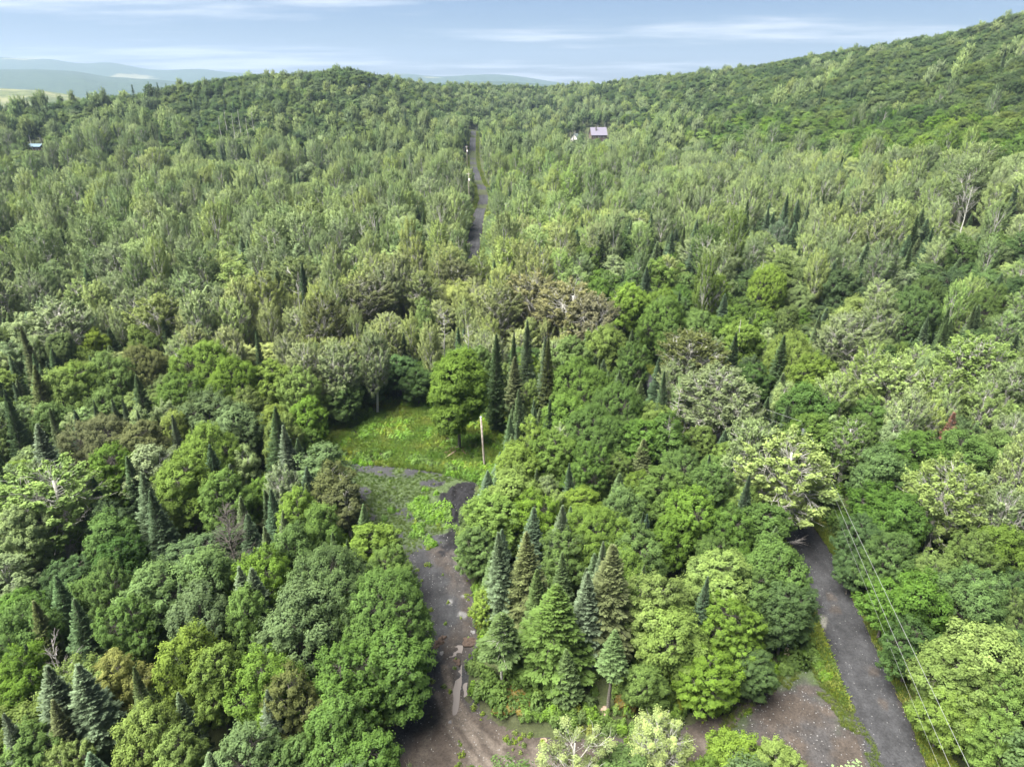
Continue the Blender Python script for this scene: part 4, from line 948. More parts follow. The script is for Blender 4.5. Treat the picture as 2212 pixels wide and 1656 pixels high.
def colour_word(sp, c):
    r_, g_, b_ = c
    if sp == 'fir': return 'silver-tipped' if b_ / g_ > .66 and g_ > .12 else 'olive' if r_ / g_ > .72 else 'fresh green' if g_ > .12 else 'bluish dark green' if b_ / g_ > .55 else 'dark green'
    if r_ / g_ > .90: return 'tawny olive' if g_ < .14 else 'straw-tinted'
    if g_ > .158: return 'lime green' if b_ / g_ < .22 else 'pale yellowish green' if b_ / g_ < .42 else 'pale sage'
    if b_ / g_ > .42: return 'grey-green' if g_ > .10 else 'dull bluish green'
    if r_ / g_ > .72: return 'yellow-green' if g_ > .11 else 'olive green'
    if g_ > .125: return 'fresh green'
    return 'deep green' if g_ < .092 else 'mid green'
SIZEW = {'maple': (7.5, 11.3), 'aspen': (10, 14.5), 'birch': (8.5, 12), 'fir': (9, 13.2)}
def describe(t_):
    lo, hi = SIZEW[t_['sp']]; sz = 'low ' if t_['h'] < lo * .6 else 'small ' if t_['h'] < lo else 'tall ' if t_['h'] > hi else ''
    dx_ = [( (t_['sx'] - l[1]) ** 2 + ((t_['sy'] - l[2]) * 1.4) ** 2, l) for l in LAND]; d2, l = min(dx_, key=lambda q: q[0])
    ex, ey = t_['sx'] - l[1], (t_['sy'] - l[2]) * 1.4; dist = math.sqrt(d2)
    if dist < 45: rel = 'close by'
    elif abs(ey) > abs(ex): rel = ('just behind' if dist < 110 else 'behind') if ey < 0 else ('just in front of' if dist < 110 else 'in front of')
    else: rel = ('just left of' if dist < 110 else 'left of') if ex < 0 else ('just right of' if dist < 110 else 'right of')
    return f"{sz}{colour_word(t_['sp'], t_['col'])} {t_['sp']} {rel} {l[0]}"
ORD = ['first', 'second', 'third', 'fourth', 'fifth', 'sixth', 'seventh', 'eighth', 'ninth', 'tenth', 'eleventh', 'twelfth', 'thirteenth', 'fourteenth', 'fifteenth']
SPECIAL = {(985, 757): 'lone leafy maple with foliage almost to the ground standing in the grassy clearing', (1715, 940): 'big yellowish aspen with dead lower twigs beside the transformer pole',
           (2060, 990): 'golden yellow aspen with pale trunk in the green wood right of the road', (90, 1005): 'pale feathery aspen above a tangle of dead grey limbs', (395, 1350): 'lime green maple, brightest crown of the lower left wood',
           (240, 1405): 'yellow-topped maple behind the two big silver firs', (162, 1432): 'big silver-tipped fir, right one of the front pair', (87, 1436): 'big silver-tipped fir, left one of the front pair',
           (515, 1226): 'left tip of the twin-topped silver fir beside the huge maple', (543, 1230): 'right tip of the twin-topped silver fir beside the huge maple', (1138, 690): 'tallest spire-topped fir behind the grassy clearing',
           (1112, 770): 'slender fir with a long bare trunk beside the clearing edge', (1193, 1261): 'broad fresh green fir in the middle of the island group', (1323, 1165): 'tallest olive fir with bare grey lower trunk on the island',
           (1082, 1323): 'thin fir with exposed pale trunk beside the long puddle', (1045, 1270): 'low lime green bushy maple at the edge of the dirt track', (1240, 1566): 'pale bushy birch with twisting bare stems rising from below, nearer the puddle',
           (1425, 1545): 'pale dense birch with forked white trunk rising from below, nearer the pull-off', (1148, 895): 'young yellow-green birch with thin white stem poking above the maples', (920, 640): 'birch with white trunk and bare lower limbs behind the clearing',
           (700, 1185): 'huge rounded bluish green maple overhanging the dirt track', (2150, 1340): 'bright lime green maple below the power wires', (1840, 672): 'grey-green aspen with bare dead lower limbs', (2090, 410): 'very tall spreading aspen standing clear on the right slope'}
# labels are filled in from the far left of the picture to the right, so that the ordinals can be followed
byl = {}
for t_ in solo:
    t_['label'] = SPECIAL.get((t_['px'], t_['py'])) if t_.get('hero') else None
    if t_['label'] is None: byl.setdefault(describe(t_), []).append(t_)
parts_ = {}
for lab, g_ in byl.items():
    if len(g_) <= 8: parts_[lab] = g_; continue
    g_.sort(key=lambda q: q['dep']); k = -(-len(g_) // 3)
    for j, w_ in enumerate(('nearer ', 'middle ', 'farther ')):
        if g_[j * k:(j + 1) * k]: parts_[w_ + lab] = g_[j * k:(j + 1) * k]
for lab, g_ in parts_.items():
    g_.sort(key=lambda q: q['sx'])
    if len(g_) == 1: g_[0]['label'] = lab
    elif len(g_) == 2: g_[0]['label'] = lab + ', left one of two'; g_[1]['label'] = lab + ', right one of two'
    else:
        n_ = len(g_)
        for k, q in enumerate(g_): 
            if k == 0: q['label'] = lab + ', leftmost such'
            elif k == n_ - 1: q['label'] = lab + ', rightmost such'
            else: q['label'] = lab + f', {ORD[min(k, 14)]} from left'
for t_ in solo:
    for a_, b_ in ((' just ', ' '), ('middle ', ''), (' from left', ''), (' such', ''), ('nearer ', ''), (' power', '')):
        if len(t_['label'].replace(',', '').split()) > 15: t_['label'] = t_['label'].replace(a_, b_)
GROUPS = {'maple': 'maples of the wood', 'aspen': 'aspens of the wood', 'birch': 'birches of the wood', 'fir': 'firs of the wood'}
def form_of(t_, lod):
    L = FORMS[('maple_broad' if t_['sp'] == 'maple' and lod == 0 and t_['r'] > 4.3 else t_['sp'], lod)]; return L[t_['v'] % len(L)]
CUSTOM = {}
def stand_tree(t_):
    lod = 0 if t_['dep'] < 165 else 1
    fm = CUSTOM.get(t_['v']) or form_of(t_, lod)
    r_ = random.Random(int(t_['x'] * 100) + int(t_['y'] * 37))
    sxy, sz = t_['r'] / fm['r'], t_['h'] / fm['h']; rot = r_.uniform(0, 6.28)
    nm = t_['sp'] + '_tree'
    if 'me' in fm:
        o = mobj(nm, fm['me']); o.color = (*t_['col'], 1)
    else:
        o = bpy.data.objects.new(nm, None); COL.objects.link(o); o.empty_display_size = 0.5
        c = mobj('crown', fm['crown'], o); c.color = (*t_['col'], 1); mobj('trunk', fm['trunk'], o)
    o.location = (t_['x'], t_['y'], t_['z']); o.rotation_euler = (r_.uniform(-.035, .035), r_.uniform(-.035, .035), rot); o.scale = (sxy * r_.uniform(.93, 1.07), sxy * r_.uniform(.93, 1.07), sz)
    return tag(o, t_['label'], 'tree', GROUPS[t_['sp']])
# special crowns
def custom(key, sp, crown, tubes, h, r, leafm, barkm):
    v, f, tint = crown; tv, tf = tubes.data()
    CUSTOM[key] = dict(crown=np_mesh('crown', v, f, [leafm], None, {'tint': tint}), trunk=np_mesh('trunk', tv, tf, [barkm], smooth=True), h=h, r=r)
custom(90, 'maple', *broadleaf(701, 17.4, 4.1, low=0.20, nl=14, column=.25, gap=.05, leaf=.15, per=125, spacing=.72), 17.4, 4.1, lf, bk)
custom(95, 'fir', *conifer(702, 16, 1.6, low=0.45), 16, 1.6, nd, bk)
custom(97, 'birch', *broadleaf(704, 9, 2.4, low=.25, nl=8, spacing=.75, tuft=.45, leaf=.075, per=190, upright=.3, gap=.42, column=.2, sparse_branches=True, thick=1.2), 9, 2.4, lp, bp_)
custom(98, 'birch', *broadleaf(705, 9, 2.4, low=.2, nl=10, spacing=.7, tuft=.45, leaf=.07, per=190, upright=.6, gap=.18, column=.5, sparse_branches=True, thick=1.3), 9, 2.4, lp, bp_)
custom(96, 'fir', *conifer(703, 9.5, 2.0, low=0.45, sparse=.35), 9.5, 2.0, nd, bp_)
for t_ in solo: stand_tree(t_)

def instancer(name, pts, idx, scl, rot, protos, cols, label=None):
    """one object of many instances; protos: list of meshes; cols: leaf colour of each instance"""
    c = bpy.data.collections.new(name + '_forms')
    for k, me in enumerate(protos):
        o = bpy.data.objects.new(f'{name}_form_{k:03d}', me); c.objects.link(o)
    me = bpy.data.meshes.new(name); me.vertices.add(len(pts)); me.vertices.foreach_set('co', np.asarray(pts, np.float32).ravel())
    a = me.attributes.new('form', 'INT', 'POINT'); a.data.foreach_set('value', np.asarray(idx, np.int32))
    a = me.attributes.new('size', 'FLOAT_VECTOR', 'POINT'); a.data.foreach_set('vector', np.asarray(scl, np.float32).ravel())
    a = me.attributes.new('turn', 'FLOAT_VECTOR', 'POINT'); a.data.foreach_set('vector', np.asarray(rot, np.float32).ravel())
    a = me.attributes.new('leafcol', 'FLOAT_COLOR', 'POINT'); a.data.foreach_set('color', np.concatenate([np.asarray(cols, np.float32), np.ones((len(pts), 1), np.float32)], 1).ravel())
    ng = bpy.data.node_groups.new(name, 'GeometryNodeTree')
    ng.interface.new_socket('Geometry', in_out='INPUT', socket_type='NodeSocketGeometry'); ng.interface.new_socket('Geometry', in_out='OUTPUT', socket_type='NodeSocketGeometry')
    N = ng.nodes; L = ng.links
    gi = N.new('NodeGroupInput'); go = N.new('NodeGroupOutput'); ip = N.new('GeometryNodeInstanceOnPoints')
    ci = N.new('GeometryNodeCollectionInfo'); ci.inputs['Collection'].default_value = c; ci.inputs['Separate Children'].default_value = True; ci.inputs['Reset Children'].default_value = True
    def na(n_, ty): q = N.new('GeometryNodeInputNamedAttribute'); q.data_type = ty; q.inputs['Name'].default_value = n_; return q.outputs['Attribute']
    L.new(gi.outputs[0], ip.inputs['Points']); L.new(ci.outputs[0], ip.inputs['Instance']); ip.inputs['Pick Instance'].default_value = True
    L.new(na('form', 'INT'), ip.inputs['Instance Index']); L.new(na('size', 'FLOAT_VECTOR'), ip.inputs['Scale'])
    e = N.new('FunctionNodeEulerToRotation'); L.new(na('turn', 'FLOAT_VECTOR'), e.inputs[0]); L.new(e.outputs[0], ip.inputs['Rotation'])
    L.new(ip.outputs[0], go.inputs[0])
    o = mobj(name, me); md = o.modifiers.new('scatter', 'NODES'); md.node_group = ng
    o.color = (0, 0, 0, 1); tag(o, kind='stuff')
    if label: o['label'] = label
    return o

rest_names = {'maple': 'maple_forest', 'aspen': 'aspen_forest', 'birch': 'birch_forest', 'fir': 'fir_forest'}
for sp in SPECIES:
    g_ = [t_ for t_ in trees if t_['sp'] == sp and not t_.get('solo')]
    if not g_: continue
    protos, where, idx, pts, scl, rot, cl = [], {}, [], [], [], [], []
    for t_ in g_:
        L_ = FORMS[(sp, 1 if t_['dep'] < 430 else 2)]; fm = L_[t_['v'] % len(L_)]
        if id(fm) not in where: where[id(fm)] = len(protos); protos.append(fm['me'])
        idx.append(where[id(fm)]); pts.append((t_['x'], t_['y'], t_['z'])); s_ = t_['r'] / fm['r']; scl.append((s_, s_, t_['h'] / fm['h'])); rot.append((0, 0, random.uniform(0, 6.28))); cl.append(t_['col'])
    print(sp, 'stuff', len(g_), 'protos', len(protos))
    instancer(rest_names[sp], pts, idx, scl, rot, protos, cl, f'{sp} trees of the wood beyond the nearer ones')

# ------------------------------------------------------------------ undergrowth, grass, weeds
def bush_mesh(name, seed, h=1.4, rad=0.9, leaf=0.13, n=700, mat=None):
    r = np.random.default_rng(seed); d = sphere_pts(n, r); d[:, 2] = np.abs(d[:, 2])
    lob = 1 + .25 * np.sin(d[:, 0] * 5 + seed) + .2 * np.sin(d[:, 1] * 6 + seed * 2)
    p = d * (r.random((n, 1)) ** .3) * np.array([rad, rad, h]) * lob[:, None]
    nr = unit(d + np.array([0, 0, .5]) + r.normal(0, .45, (n, 3))); s = leaf * r.uniform(.6, 1.4, n)
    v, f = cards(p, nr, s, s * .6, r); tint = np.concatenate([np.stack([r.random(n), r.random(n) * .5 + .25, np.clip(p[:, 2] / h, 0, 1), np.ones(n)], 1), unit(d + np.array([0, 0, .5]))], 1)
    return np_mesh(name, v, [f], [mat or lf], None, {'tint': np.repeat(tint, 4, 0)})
def grass_mesh(name, seed, n=34, h=0.45, spread=0.3):
    r = np.random.default_rng(seed); V, T = [], []
    for i_ in range(n):
        a = r.uniform(0, 6.28); rr = spread * r.random() ** .5; b = np.array([rr * math.cos(a), rr * math.sin(a), 0]); hh = h * r.uniform(.5, 1.2); an = r.uniform(0, 6.28)
        s_ = np.array([math.cos(an), math.sin(an), 0]) * .018; ln = np.array([r.normal(0, .35), r.normal(0, .35), 1]) * hh
        V += [b - s_, b + s_, b + ln * .6 + s_, b + ln * .6 - s_, b + ln * .6 - s_, b + ln * .6 + s_, b + ln + np.array([r.normal(0, .06), r.normal(0, .06), -.03]) + s_ * .3, b + ln - s_ * .3]
        T += [[r.random(), .5, .2 * (k_ > 3), 1, ln[0], ln[1], .8] for k_ in range(8)]
    return np_mesh(name, np.array(V), [np.arange(len(V)).reshape(-1, 4)], [M['grass']], None, {'tint': np.array(T)})
BUSH = [bush_mesh('bush', 30 + k) for k in range(4)]; GRASS = [grass_mesh('grass_tuft', 40 + k) for k in range(4)]; WEED = [bush_mesh('weed', 50 + k, .45, .35, .085, 90) for k in range(3)]
def scatter(name, x, y, meshes, colours, smin, smax, label, flat=1.0, tilt=.1, off=0.0):
    z = terrain(x, y) + off; n_ = len(x); k1 = rng.integers(0, len(meshes), n_)
    k2 = (vnoise(x / 3.0, y / 3.0, 99) * .6 + rng.random(n_) * .4) * len(colours); k2 = np.clip(k2.astype(int), 0, len(colours) - 1)
    s_ = rng.uniform(smin, smax, n_)[:, None] * np.array([1, 1, flat]); rot = np.stack([rng.normal(0, tilt, n_), rng.normal(0, tilt, n_), rng.uniform(0, 6.28, n_)], 1)
    return instancer(name, np.stack([x, y, z], 1), k1, s_, rot, meshes, np.array(colours)[k2], label)
def in_poly(poly, n_, grow=0.0):
    P = np.array(poly); a0, b0 = P.min(0) - grow; a1, b1 = P.max(0) + grow; b0 = max(b0, 30)
    x = rng.uniform(a0, a1, n_); y = rng.uniform(b0, b1, n_); return x, y
# undergrowth over the near forest floor
n_ = 15000; y = np.sqrt(rng.uniform(28 ** 2, 215 ** 2, n_)); x = rng.uniform(-.85, .85, n_) * (y + 8)
d, _, _ = seg_dist(ROAD, x, y); ok = (d > 4.6)
for pl in (TRACK, PULLOFF, MEADOW): ok &= sdist(pl, x, y) > 0.3
LB = sdist(LOWBROWN, x, y) < .5; ok &= ~LB
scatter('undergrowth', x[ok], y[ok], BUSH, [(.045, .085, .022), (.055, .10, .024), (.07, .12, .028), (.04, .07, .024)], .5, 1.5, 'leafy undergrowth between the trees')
# saplings and bushes along the edges of the clearing, the track and the road
ex, ey = [], []
for pl, w0, w1, n_ in ((MEADOW, 0.0, 3.0, 9000), (TRACK, .2, 2.2, 9000), (PULLOFF, .0, 1.8, 3000)):
    x, y = in_poly(pl, n_, 4); d = sdist(pl, x, y); ok = (d > w0) & (d < w1)
    for p2 in (TRACK, PULLOFF): ok &= sdist(p2, x, y) > .25
    dd, _, _ = seg_dist(ROAD, x, y); ok &= dd > 4.0
    ex.append(x[ok]); ey.append(y[ok])
ex, ey = np.concatenate(ex), np.concatenate(ey); q = fbm(ex / 3, ey / 3, 66, 3) > .42; ex, ey = ex[q][:5200], ey[q][:5200]
scatter('edge_bushes', ex, ey, BUSH, [(.055, .12, .022), (.08, .15, .025), (.065, .115, .03), (.11, .14, .02)], .3, .85, 'leafy bushes along the clearing and track edges')
# clearing grass
x, y = in_poly(MEADOW, 46000); d = sdist(MEADOW, x, y); q = fbm(x / 3, y / 3, 25, 4); ok = (d < .2) & (rng.random(len(x)) < np.clip(1.25 - 1.6 * sstep(.50, .66, q), .12, 1))
scatter('clearing_grass', x[ok], y[ok], GRASS, [(.075, .15, .022), (.10, .19, .026), (.13, .20, .03), (.16, .20, .035)], .6, 1.3, 'bright green grass of the clearing')
x, y = in_poly(MEADOW, 8000); d = sdist(MEADOW, x, y); ok = (d < .5) & (fbm(x / 4, y / 4, 27, 3) > .48)
scatter('clearing_weeds', x[ok], y[ok], WEED, [(.065, .145, .02), (.09, .18, .024), (.13, .19, .025)], .7, 1.8, 'broad-leaved weeds in the clearing')
# thin grass over the old gravel, weeds on the mound
x, y = in_poly(TRACK, 60000); d = sdist(TRACK, x, y); n1 = fbm(x / 2.2, y / 2.2, 5, 5); px, py, _ = project(x, y, 0 * x)
gm = sstep(.46, .66, n1 + .26 * sstep(1220, 1120, py) * sstep(1000, 1040, py) - .12) * sstep(1250, 1150, py)
ok = (d < 0) & (rng.random(len(x)) < gm * .8) & (sdist(MUDP, x, y) > .4)
scatter('sparse_grass', x[ok], y[ok], GRASS, [(.065, .115, .028), (.085, .14, .03), (.10, .15, .04)], .22, .55, 'thin grass over the old gravel', off=.03)
x, y = in_poly(WEEDP, 3600, 4); ok = sdist(WEEDP, x, y) + (fbm(x / 1.6, y / 1.6, 5, 4) - .5) * 13 < -.6
scatter('weeds', x[ok], y[ok], WEED, [(.07, .15, .022), (.085, .17, .028)], .4, 1.5, 'dense bright weeds beside the black mud', off=.05)
x, y = in_poly(TRACK, 7000); d = sdist(TRACK, x, y); px, py, _ = project(x, y, 0 * x); ok = (d < 0) & (sdist(MUDP, x, y) > .3) & (fbm(x / 1.2, y / 1.2, 88, 3) + .25 * sstep(-1.2, 0, d) > .66)
scatter('track_weeds', x[ok], y[ok], WEED, [(.07, .12, .022), (.10, .15, .02)], .3, 1.0, 'small weeds on the dirt track', off=.05)
# verges of the gravel road
def along(pts, n_, w0, w1, smax_arc):
    P = np.array(pts); s_ = np.concatenate([[0], np.cumsum(np.hypot(*np.diff(P, axis=0).T))]); S = rng.uniform(0, min(s_[-1], smax_arc), n_)
    cx = np.interp(S, s_, P[:, 0]); cy_ = np.interp(S, s_, P[:, 1]); tx = np.interp(S + .5, s_, P[:, 0]) - cx; ty = np.interp(S + .5, s_, P[:, 1]) - cy_; l = np.hypot(tx, ty) + 1e-6
    w_ = rng.uniform(w0, w1, n_); return cx + ty / l * w_, cy_ - tx / l * w_
x1, y1 = along(ROAD, 15000, 2.75, 4.6, 110); x2, y2 = along(ROAD, 8000, -4.2, -2.8, 110); ok2 = (sdist(PULLOFF, x2, y2) > .2)
x3, y3 = along(ROAD, 12000, 2.9, 5.0, 900); x4, y4 = along(ROAD, 12000, -5.0, -2.9, 900); f3 = y3 > 130; f4 = y4 > 130
x = np.concatenate([x1, x2[ok2], x3[f3], x4[f4]]); y = np.concatenate([y1, y2[ok2], y3[f3], y4[f4]])
scatter('verge_grass', x, y, GRASS, [(.10, .15, .022), (.15, .19, .028), (.075, .13, .022), (.18, .19, .05)], .6, 1.4, 'yellow-green grass of the road verges')
x, y = in_poly(PULLOFF, 9000); q = sdist(PULLOFF, x, y) + (fbm(x / 1.2, y / 1.2, 39, 3) - .5) * 3; ok = (q > -.8) & (q < .6)
scatter('pull_off_grass', x[ok], y[ok], GRASS, [(.10, .14, .025), (.08, .12, .03)], .2, .5, 'tufts of grass on the pull-off', off=.03)
# loose stones
def stone_mesh(name, seed, mat, rough=.25, sub=2):
    bm_me = bpy.data.meshes.new(name); import bmesh
    b = bmesh.new(); bmesh.ops.create_icosphere(b, subdivisions=sub, radius=1.0); r = random.Random(seed)
    o_ = [r.uniform(0, 50) for _ in range(3)]
    from mathutils import noise as mn
    for v_ in b.verts:
        n0 = mn.noise(v_.co * 1.1 + Vector(o_)) * rough * 1.6 + mn.noise(v_.co * 3 + Vector(o_)) * rough * .5
        v_.co *= 1 + n0
    b.to_mesh(bm_me); b.free(); bm_me.materials.append(mat); return bm_me
ST = [stone_mesh('stone', k, M['rock'], .3, 1) for k in range(3)]
xa, ya = in_poly(TRACK, 5200); oka = sdist(TRACK, xa, ya) < -.2
xb, yb = in_poly(PULLOFF, 500); okb = sdist(PULLOFF, xb, yb) < -.1
xc, yc = along(ROAD, 1500, -2.6, 2.9, 95)
x = np.concatenate([xa[oka], xb[okb], xc]); y = np.concatenate([ya[oka], yb[okb], yc])
scatter('loose_gravel', x, y, ST, [(1, 1, 1)], .02, .075, 'loose stones on the gravel', .7, .3, off=.06)

# ------------------------------------------------------------------ dead wood, boulders, stump
def wood_obj(name, tb, mat, label=None, cat=None, parent=None, loc=None, group=None, rz=0):
    v, f = tb.data(); o = mobj(name, np_mesh(name, v, f, [mat], smooth=True), parent, loc); o.rotation_euler.z = rz
    if cat: tag(o, label, cat, group)
    return o
def stand(px, py, h):
    z0 = 0.0
    for _ in range(5): x, y = at(px, py, h + z0); z0 = tz(x, y) if y < 1200 else 0
    return x, y
def dead_tree(px, py_top, h, label, seed, spread=2.2, n=24, up=.6, mat='bark_dead', twig=6):
    x, y = stand(px, py_top, h); o = bpy.data.objects.new('dead_tree', None); COL.objects.link(o); o.location = (x, y, tz(x, y)); tag(o, label, 'dead tree', 'dead and bare trees')
    wood_obj('trunk', dead_skeleton(seed, h, spread, n, up, twig), M[mat], parent=o); return o
dead_tree(130, 1085, 9.5, 'tangle of dead grey limbs under the pale feathery aspen', 1, 4.2, 46, .15, twig=9)
dead_tree(40, 1115, 9.0, 'leaning dead grey limbs at the left edge of the wood', 2, 4.0, 30, .1, twig=8)
dead_tree(780, 480, 19, 'leafless pale birch above the sage green aspens', 3, 3.4, 34, .9, 'bark_pale')
dead_tree(958, 675, 16, 'white-barked dead birch behind the grassy clearing', 4, 2.6, 28, .7, 'bark_pale')
dead_tree(1010, 700, 15, 'forked bare aspen behind the grassy clearing', 5, 3.0, 26, .9, 'bark_pale')
dead_tree(1850, 770, 12, 'dead brown limbs below the grey-green aspen', 6, 3.0, 34, .2)
dead_tree(1690, 1090, 9, 'bare twiggy limbs low on the yellowish aspen by the wires', 7, 2.8, 30, .5, twig=9)
dead_tree(110, 1380, 10.5, 'bare pinkish branches sticking up behind the silver firs', 8, 1.8, 16, 1.6)
dead_tree(485, 1095, 12, 'fuzzy brownish leafless tree among the left maples', 9, 2.6, 80, .9, 'bark', 14)
dead_tree(1470, 840, 11, 'bare grey twigs left of the tall grey aspen', 10, 2.4, 30, .4)
dead_tree(1600, 690, 15, 'broken reddish dead top among green maples', 11, .9, 10, .8)
dead_tree(1995, 880, 12, 'thin bare white limbs beside the reddened dead fir', 12, 3.0, 20, 1.0, 'bark_pale')
dead_tree(1455, 1380, 6, 'bare pale twigs leaning over the ditch', 13, 2.6, 20, .3)
for k, (a_, b_) in enumerate(((478, 296), (492, 293), (507, 295), (521, 292), (536, 296), (550, 294))):
    dead_tree(a_, b_, 24, 'bare birch trunk in the row high on the left slope, ' + ['leftmost', 'second from left', 'third from left', 'third from right', 'second from right', 'rightmost'][k], 30 + k, 2.2, 9, 1.6, 'bark_pale', 3)
dead_tree(760, 400, 21, 'white trunk at the dark gap left of the far road', 40, 1.6, 10, .8, 'bark_pale', 3)
dead_tree(640, 610, 16, 'bent pale trunk among the sage aspens on the left', 41, 2.4, 16, .8, 'bark_pale')
dead_tree(2090, 445, 22, 'forked pale trunk of the tall aspen on the right slope', 42, 4.0, 22, 1.2, 'bark_pale')
dead_tree(1650, 560, 17, 'bare trunk standing out on the right middle slope', 14, 1.6, 14, .6)
# reddened dead fir
t0 = tz(*at(2062, 890, 12)); fo = bpy.data.objects.new('dead_fir', None); COL.objects.link(fo); fo.location = (*at(2062, 890, 12), t0)
cr, tbx = conifer(805, 12, 1.3, low=.55, per_m=20, sparse=.5); tv, tf = tbx.data()
c = mobj('crown', np_mesh('crown', cr[0], cr[1], [M['needle']], None, {'tint': cr[2]}), fo); c.color = (.17, .075, .05, 1); mobj('trunk', np_mesh('trunk', tv, tf, [M['bark_dead']]), fo)
tag(fo, 'dead fir with reddened needles above the maples right of the wires', 'dead tree', 'dead and bare trees')

def boulder(px, py, s, mat, label, seed, flat=.7, z=0, name='boulder'):
    x, y = at(px, py); o = mobj(name, stone_mesh(name, seed, M[mat], .35, 3)); o.location = (x, y, tz(x, y) + s * flat * .35 + z); o.scale = (s, s * .8, s * flat); o.rotation_euler = (0, .1, seed)
    if name == 'mossy_mound':
        r_ = np.random.default_rng(seed); n_ = 2600; src = np.array([q.co[:] for q in o.data.vertices]); k_ = r_.integers(0, len(src), n_); p = src[k_] * r_.uniform(.98, 1.08, (n_, 1)) + r_.normal(0, .05, (n_, 3)); s_ = r_.uniform(.03, .07, n_)
        v, f = cards(p, unit(p + r_.normal(0, .4, p.shape)), s_, s_ * .6, r_); c_ = mobj('moss', np_mesh('moss', v, [f], [M['grass']], None, {'tint': np.repeat(np.concatenate([r_.random((n_, 4)), unit(p)], 1), 4, 0)}), o); c_.color = (.12, .085, .012, 1)
    return tag(o, label, 'boulder', 'boulders along the clearing and ditch')
boulder(982, 997, .42, 'rock_brown', 'tan boulder below the lone maple at the clearing edge', 3)
boulder(974, 1000, .3, 'rock', 'smaller grey stone beside the tan boulder at the clearing edge', 4)
boulder(1308, 1552, .55, 'rock_brown', 'brown boulder on the bank under the island firs', 5, .55)
boulder(1120, 1535, 1.7, 'moss', 'long hump of ochre moss on the bank beside the ditch', 6, .45, 0, 'mossy_mound')
boulder(1090, 1545, 1.0, 'moss', 'short mossy hump at the tip of the bank by the puddle', 16, .5, 0, 'mossy_mound')
boulder(1350, 1540, 1.15, 'moss', 'domed ochre mossy rock under the maples of the island', 7, .85, 0, 'mossy_mound')
boulder(1442, 1535, .4, 'rock', 'pale grey rock half hidden under the ditch maples', 8)
boulder(1175, 1600, .3, 'rock_brown', 'small brown rock fallen on the dirt below the bank', 9)
boulder(972, 1560, .18, 'rock', 'fist-sized pale stone beside the puddle track', 10)
boulder(955, 1412, .28, 'rock', 'grey stone at the rim of the upper puddle', 11)
boulder(1023, 1368, .30, 'rock', 'grey stone on the mud above the upper puddle', 12)
# cut stump, standing pale beside the road
x, y = at(1697, 1422); st = bpy.data.objects.new('tree_stump', None); COL.objects.link(st); st.location = (x, y, tz(x, y)); tag(st, 'pale barkless tree stump standing in the verge by the gravel road', 'stump')
tb = Tubes(); tb.add([[0, 0, -.1], [.02, 0, .35], [.03, .01, .9], [.05, 0, 1.75]], [.42, .33, .30, .29], 12, False); wood_obj('stem', tb, M['wood_raw'], parent=st)
tb = Tubes(); tb.add([[.05, 0, 1.75], [.05, 0, 1.80]], [.29, .27], 12, True); wood_obj('cut_face', tb, M['trim'], parent=st)
# brush heap under the lone maple
bx, by = at(985, 975)
bh = bpy.data.objects.new('brush_pile', None); COL.objects.link(bh); bh.location = (bx, by, 0); tag(bh, 'heap of red-brown cut branches at the foot of the lone maple', 'brush pile')
r = random.Random(5)
for k in range(26):
    tb = Tubes(); a = r.uniform(0, 6.28); l = r.uniform(.8, 2.2); cx0, cy0 = r.uniform(-1.6, 1.4), r.uniform(-1.6, 1.2); z0 = r.uniform(.05, .55)
    tb.add([[cx0 - math.cos(a) * l, cy0 - math.sin(a) * l, z0 * .4], [cx0, cy0, z0 + .1], [cx0 + math.cos(a) * l, cy0 + math.sin(a) * l, z0 * .7]], [.05, .04, .015], 5); wood_obj('branch', tb, M['twig_red'], parent=bh)
for (ax, ay), (cx1, cy1), rad_, lab in ((at(960, 995), at(985, 980), .11, 'peeled pole lying slantwise across the brush heap'), (at(965, 972), at(990, 972), .09, 'thin peeled log lying level behind the brush heap')):
    tb = Tubes(); tb.add([[ax, ay, .35], [(ax + cx1) / 2, (ay + cy1) / 2, .5], [cx1, cy1, .6]], [rad_, rad_ * .9, rad_ * .7], 7); wood_obj('fallen_log', tb, M['wood_raw'], lab, 'log')
# clods of dug-up earth round the puddles
def clod(px, py, s, k, lab):
    x, y = at(px, py); o = mobj('earth_clod', stone_mesh('earth_clod', 60 + k, M['clod'], .9, 4)); o.location = (x, y, tz(x, y) + .12); o.scale = (s, s * .7, s * .45); o.rotation_euler.z = k; tag(o, lab, 'clod', 'clods of dug-up earth')
clod(948, 1392, .55, 1, 'brown clod of earth left of the upper puddle'); clod(988, 1433, .42, 2, 'red-brown clod between the two puddles'); clod(1014, 1388, .6, 3, 'brown clod right of the upper puddle'); clod(955, 1378, .35, 4, 'small dark clod above the upper puddle')

# ------------------------------------------------------------------ poles and wires
def pole_mesh(tb, h, r0, r1, lean=0): tb.add([[0, 0, -.3], [lean * .5, 0, h * .5], [lean, 0, h]], [r0, (r0 + r1) / 2, r1], 12)
x, y = at(1047, 1008); h = 8.6
bp1 = bpy.data.objects.new('bare_pole', None); COL.objects.link(bp1); bp1.location = (x, y, tz(x, y)); tag(bp1, 'weathered bare pole leaning at the edge of the grassy clearing', 'pole')
tb = Tubes(); pole_mesh(tb, h, .18, .14, -.45); wood_obj('shaft', tb, M['pole'], parent=bp1)
tb = Tubes(); tb.add([[-.45, 0, h], [-.455, 0, h + .22]], [.15, .15], 12); wood_obj('metal_cap', tb, M['galv'], parent=bp1)
P0 = Vector((*at(1750, 909, 10.2), 0)); PZ = tz(P0.x, P0.y)
up = bpy.data.objects.new('utility_pole', None); COL.objects.link(up); up.location = (P0.x, P0.y, PZ); tag(up, 'utility pole with grey transformer can beside the gravel road', 'utility pole', 'utility poles along the road')
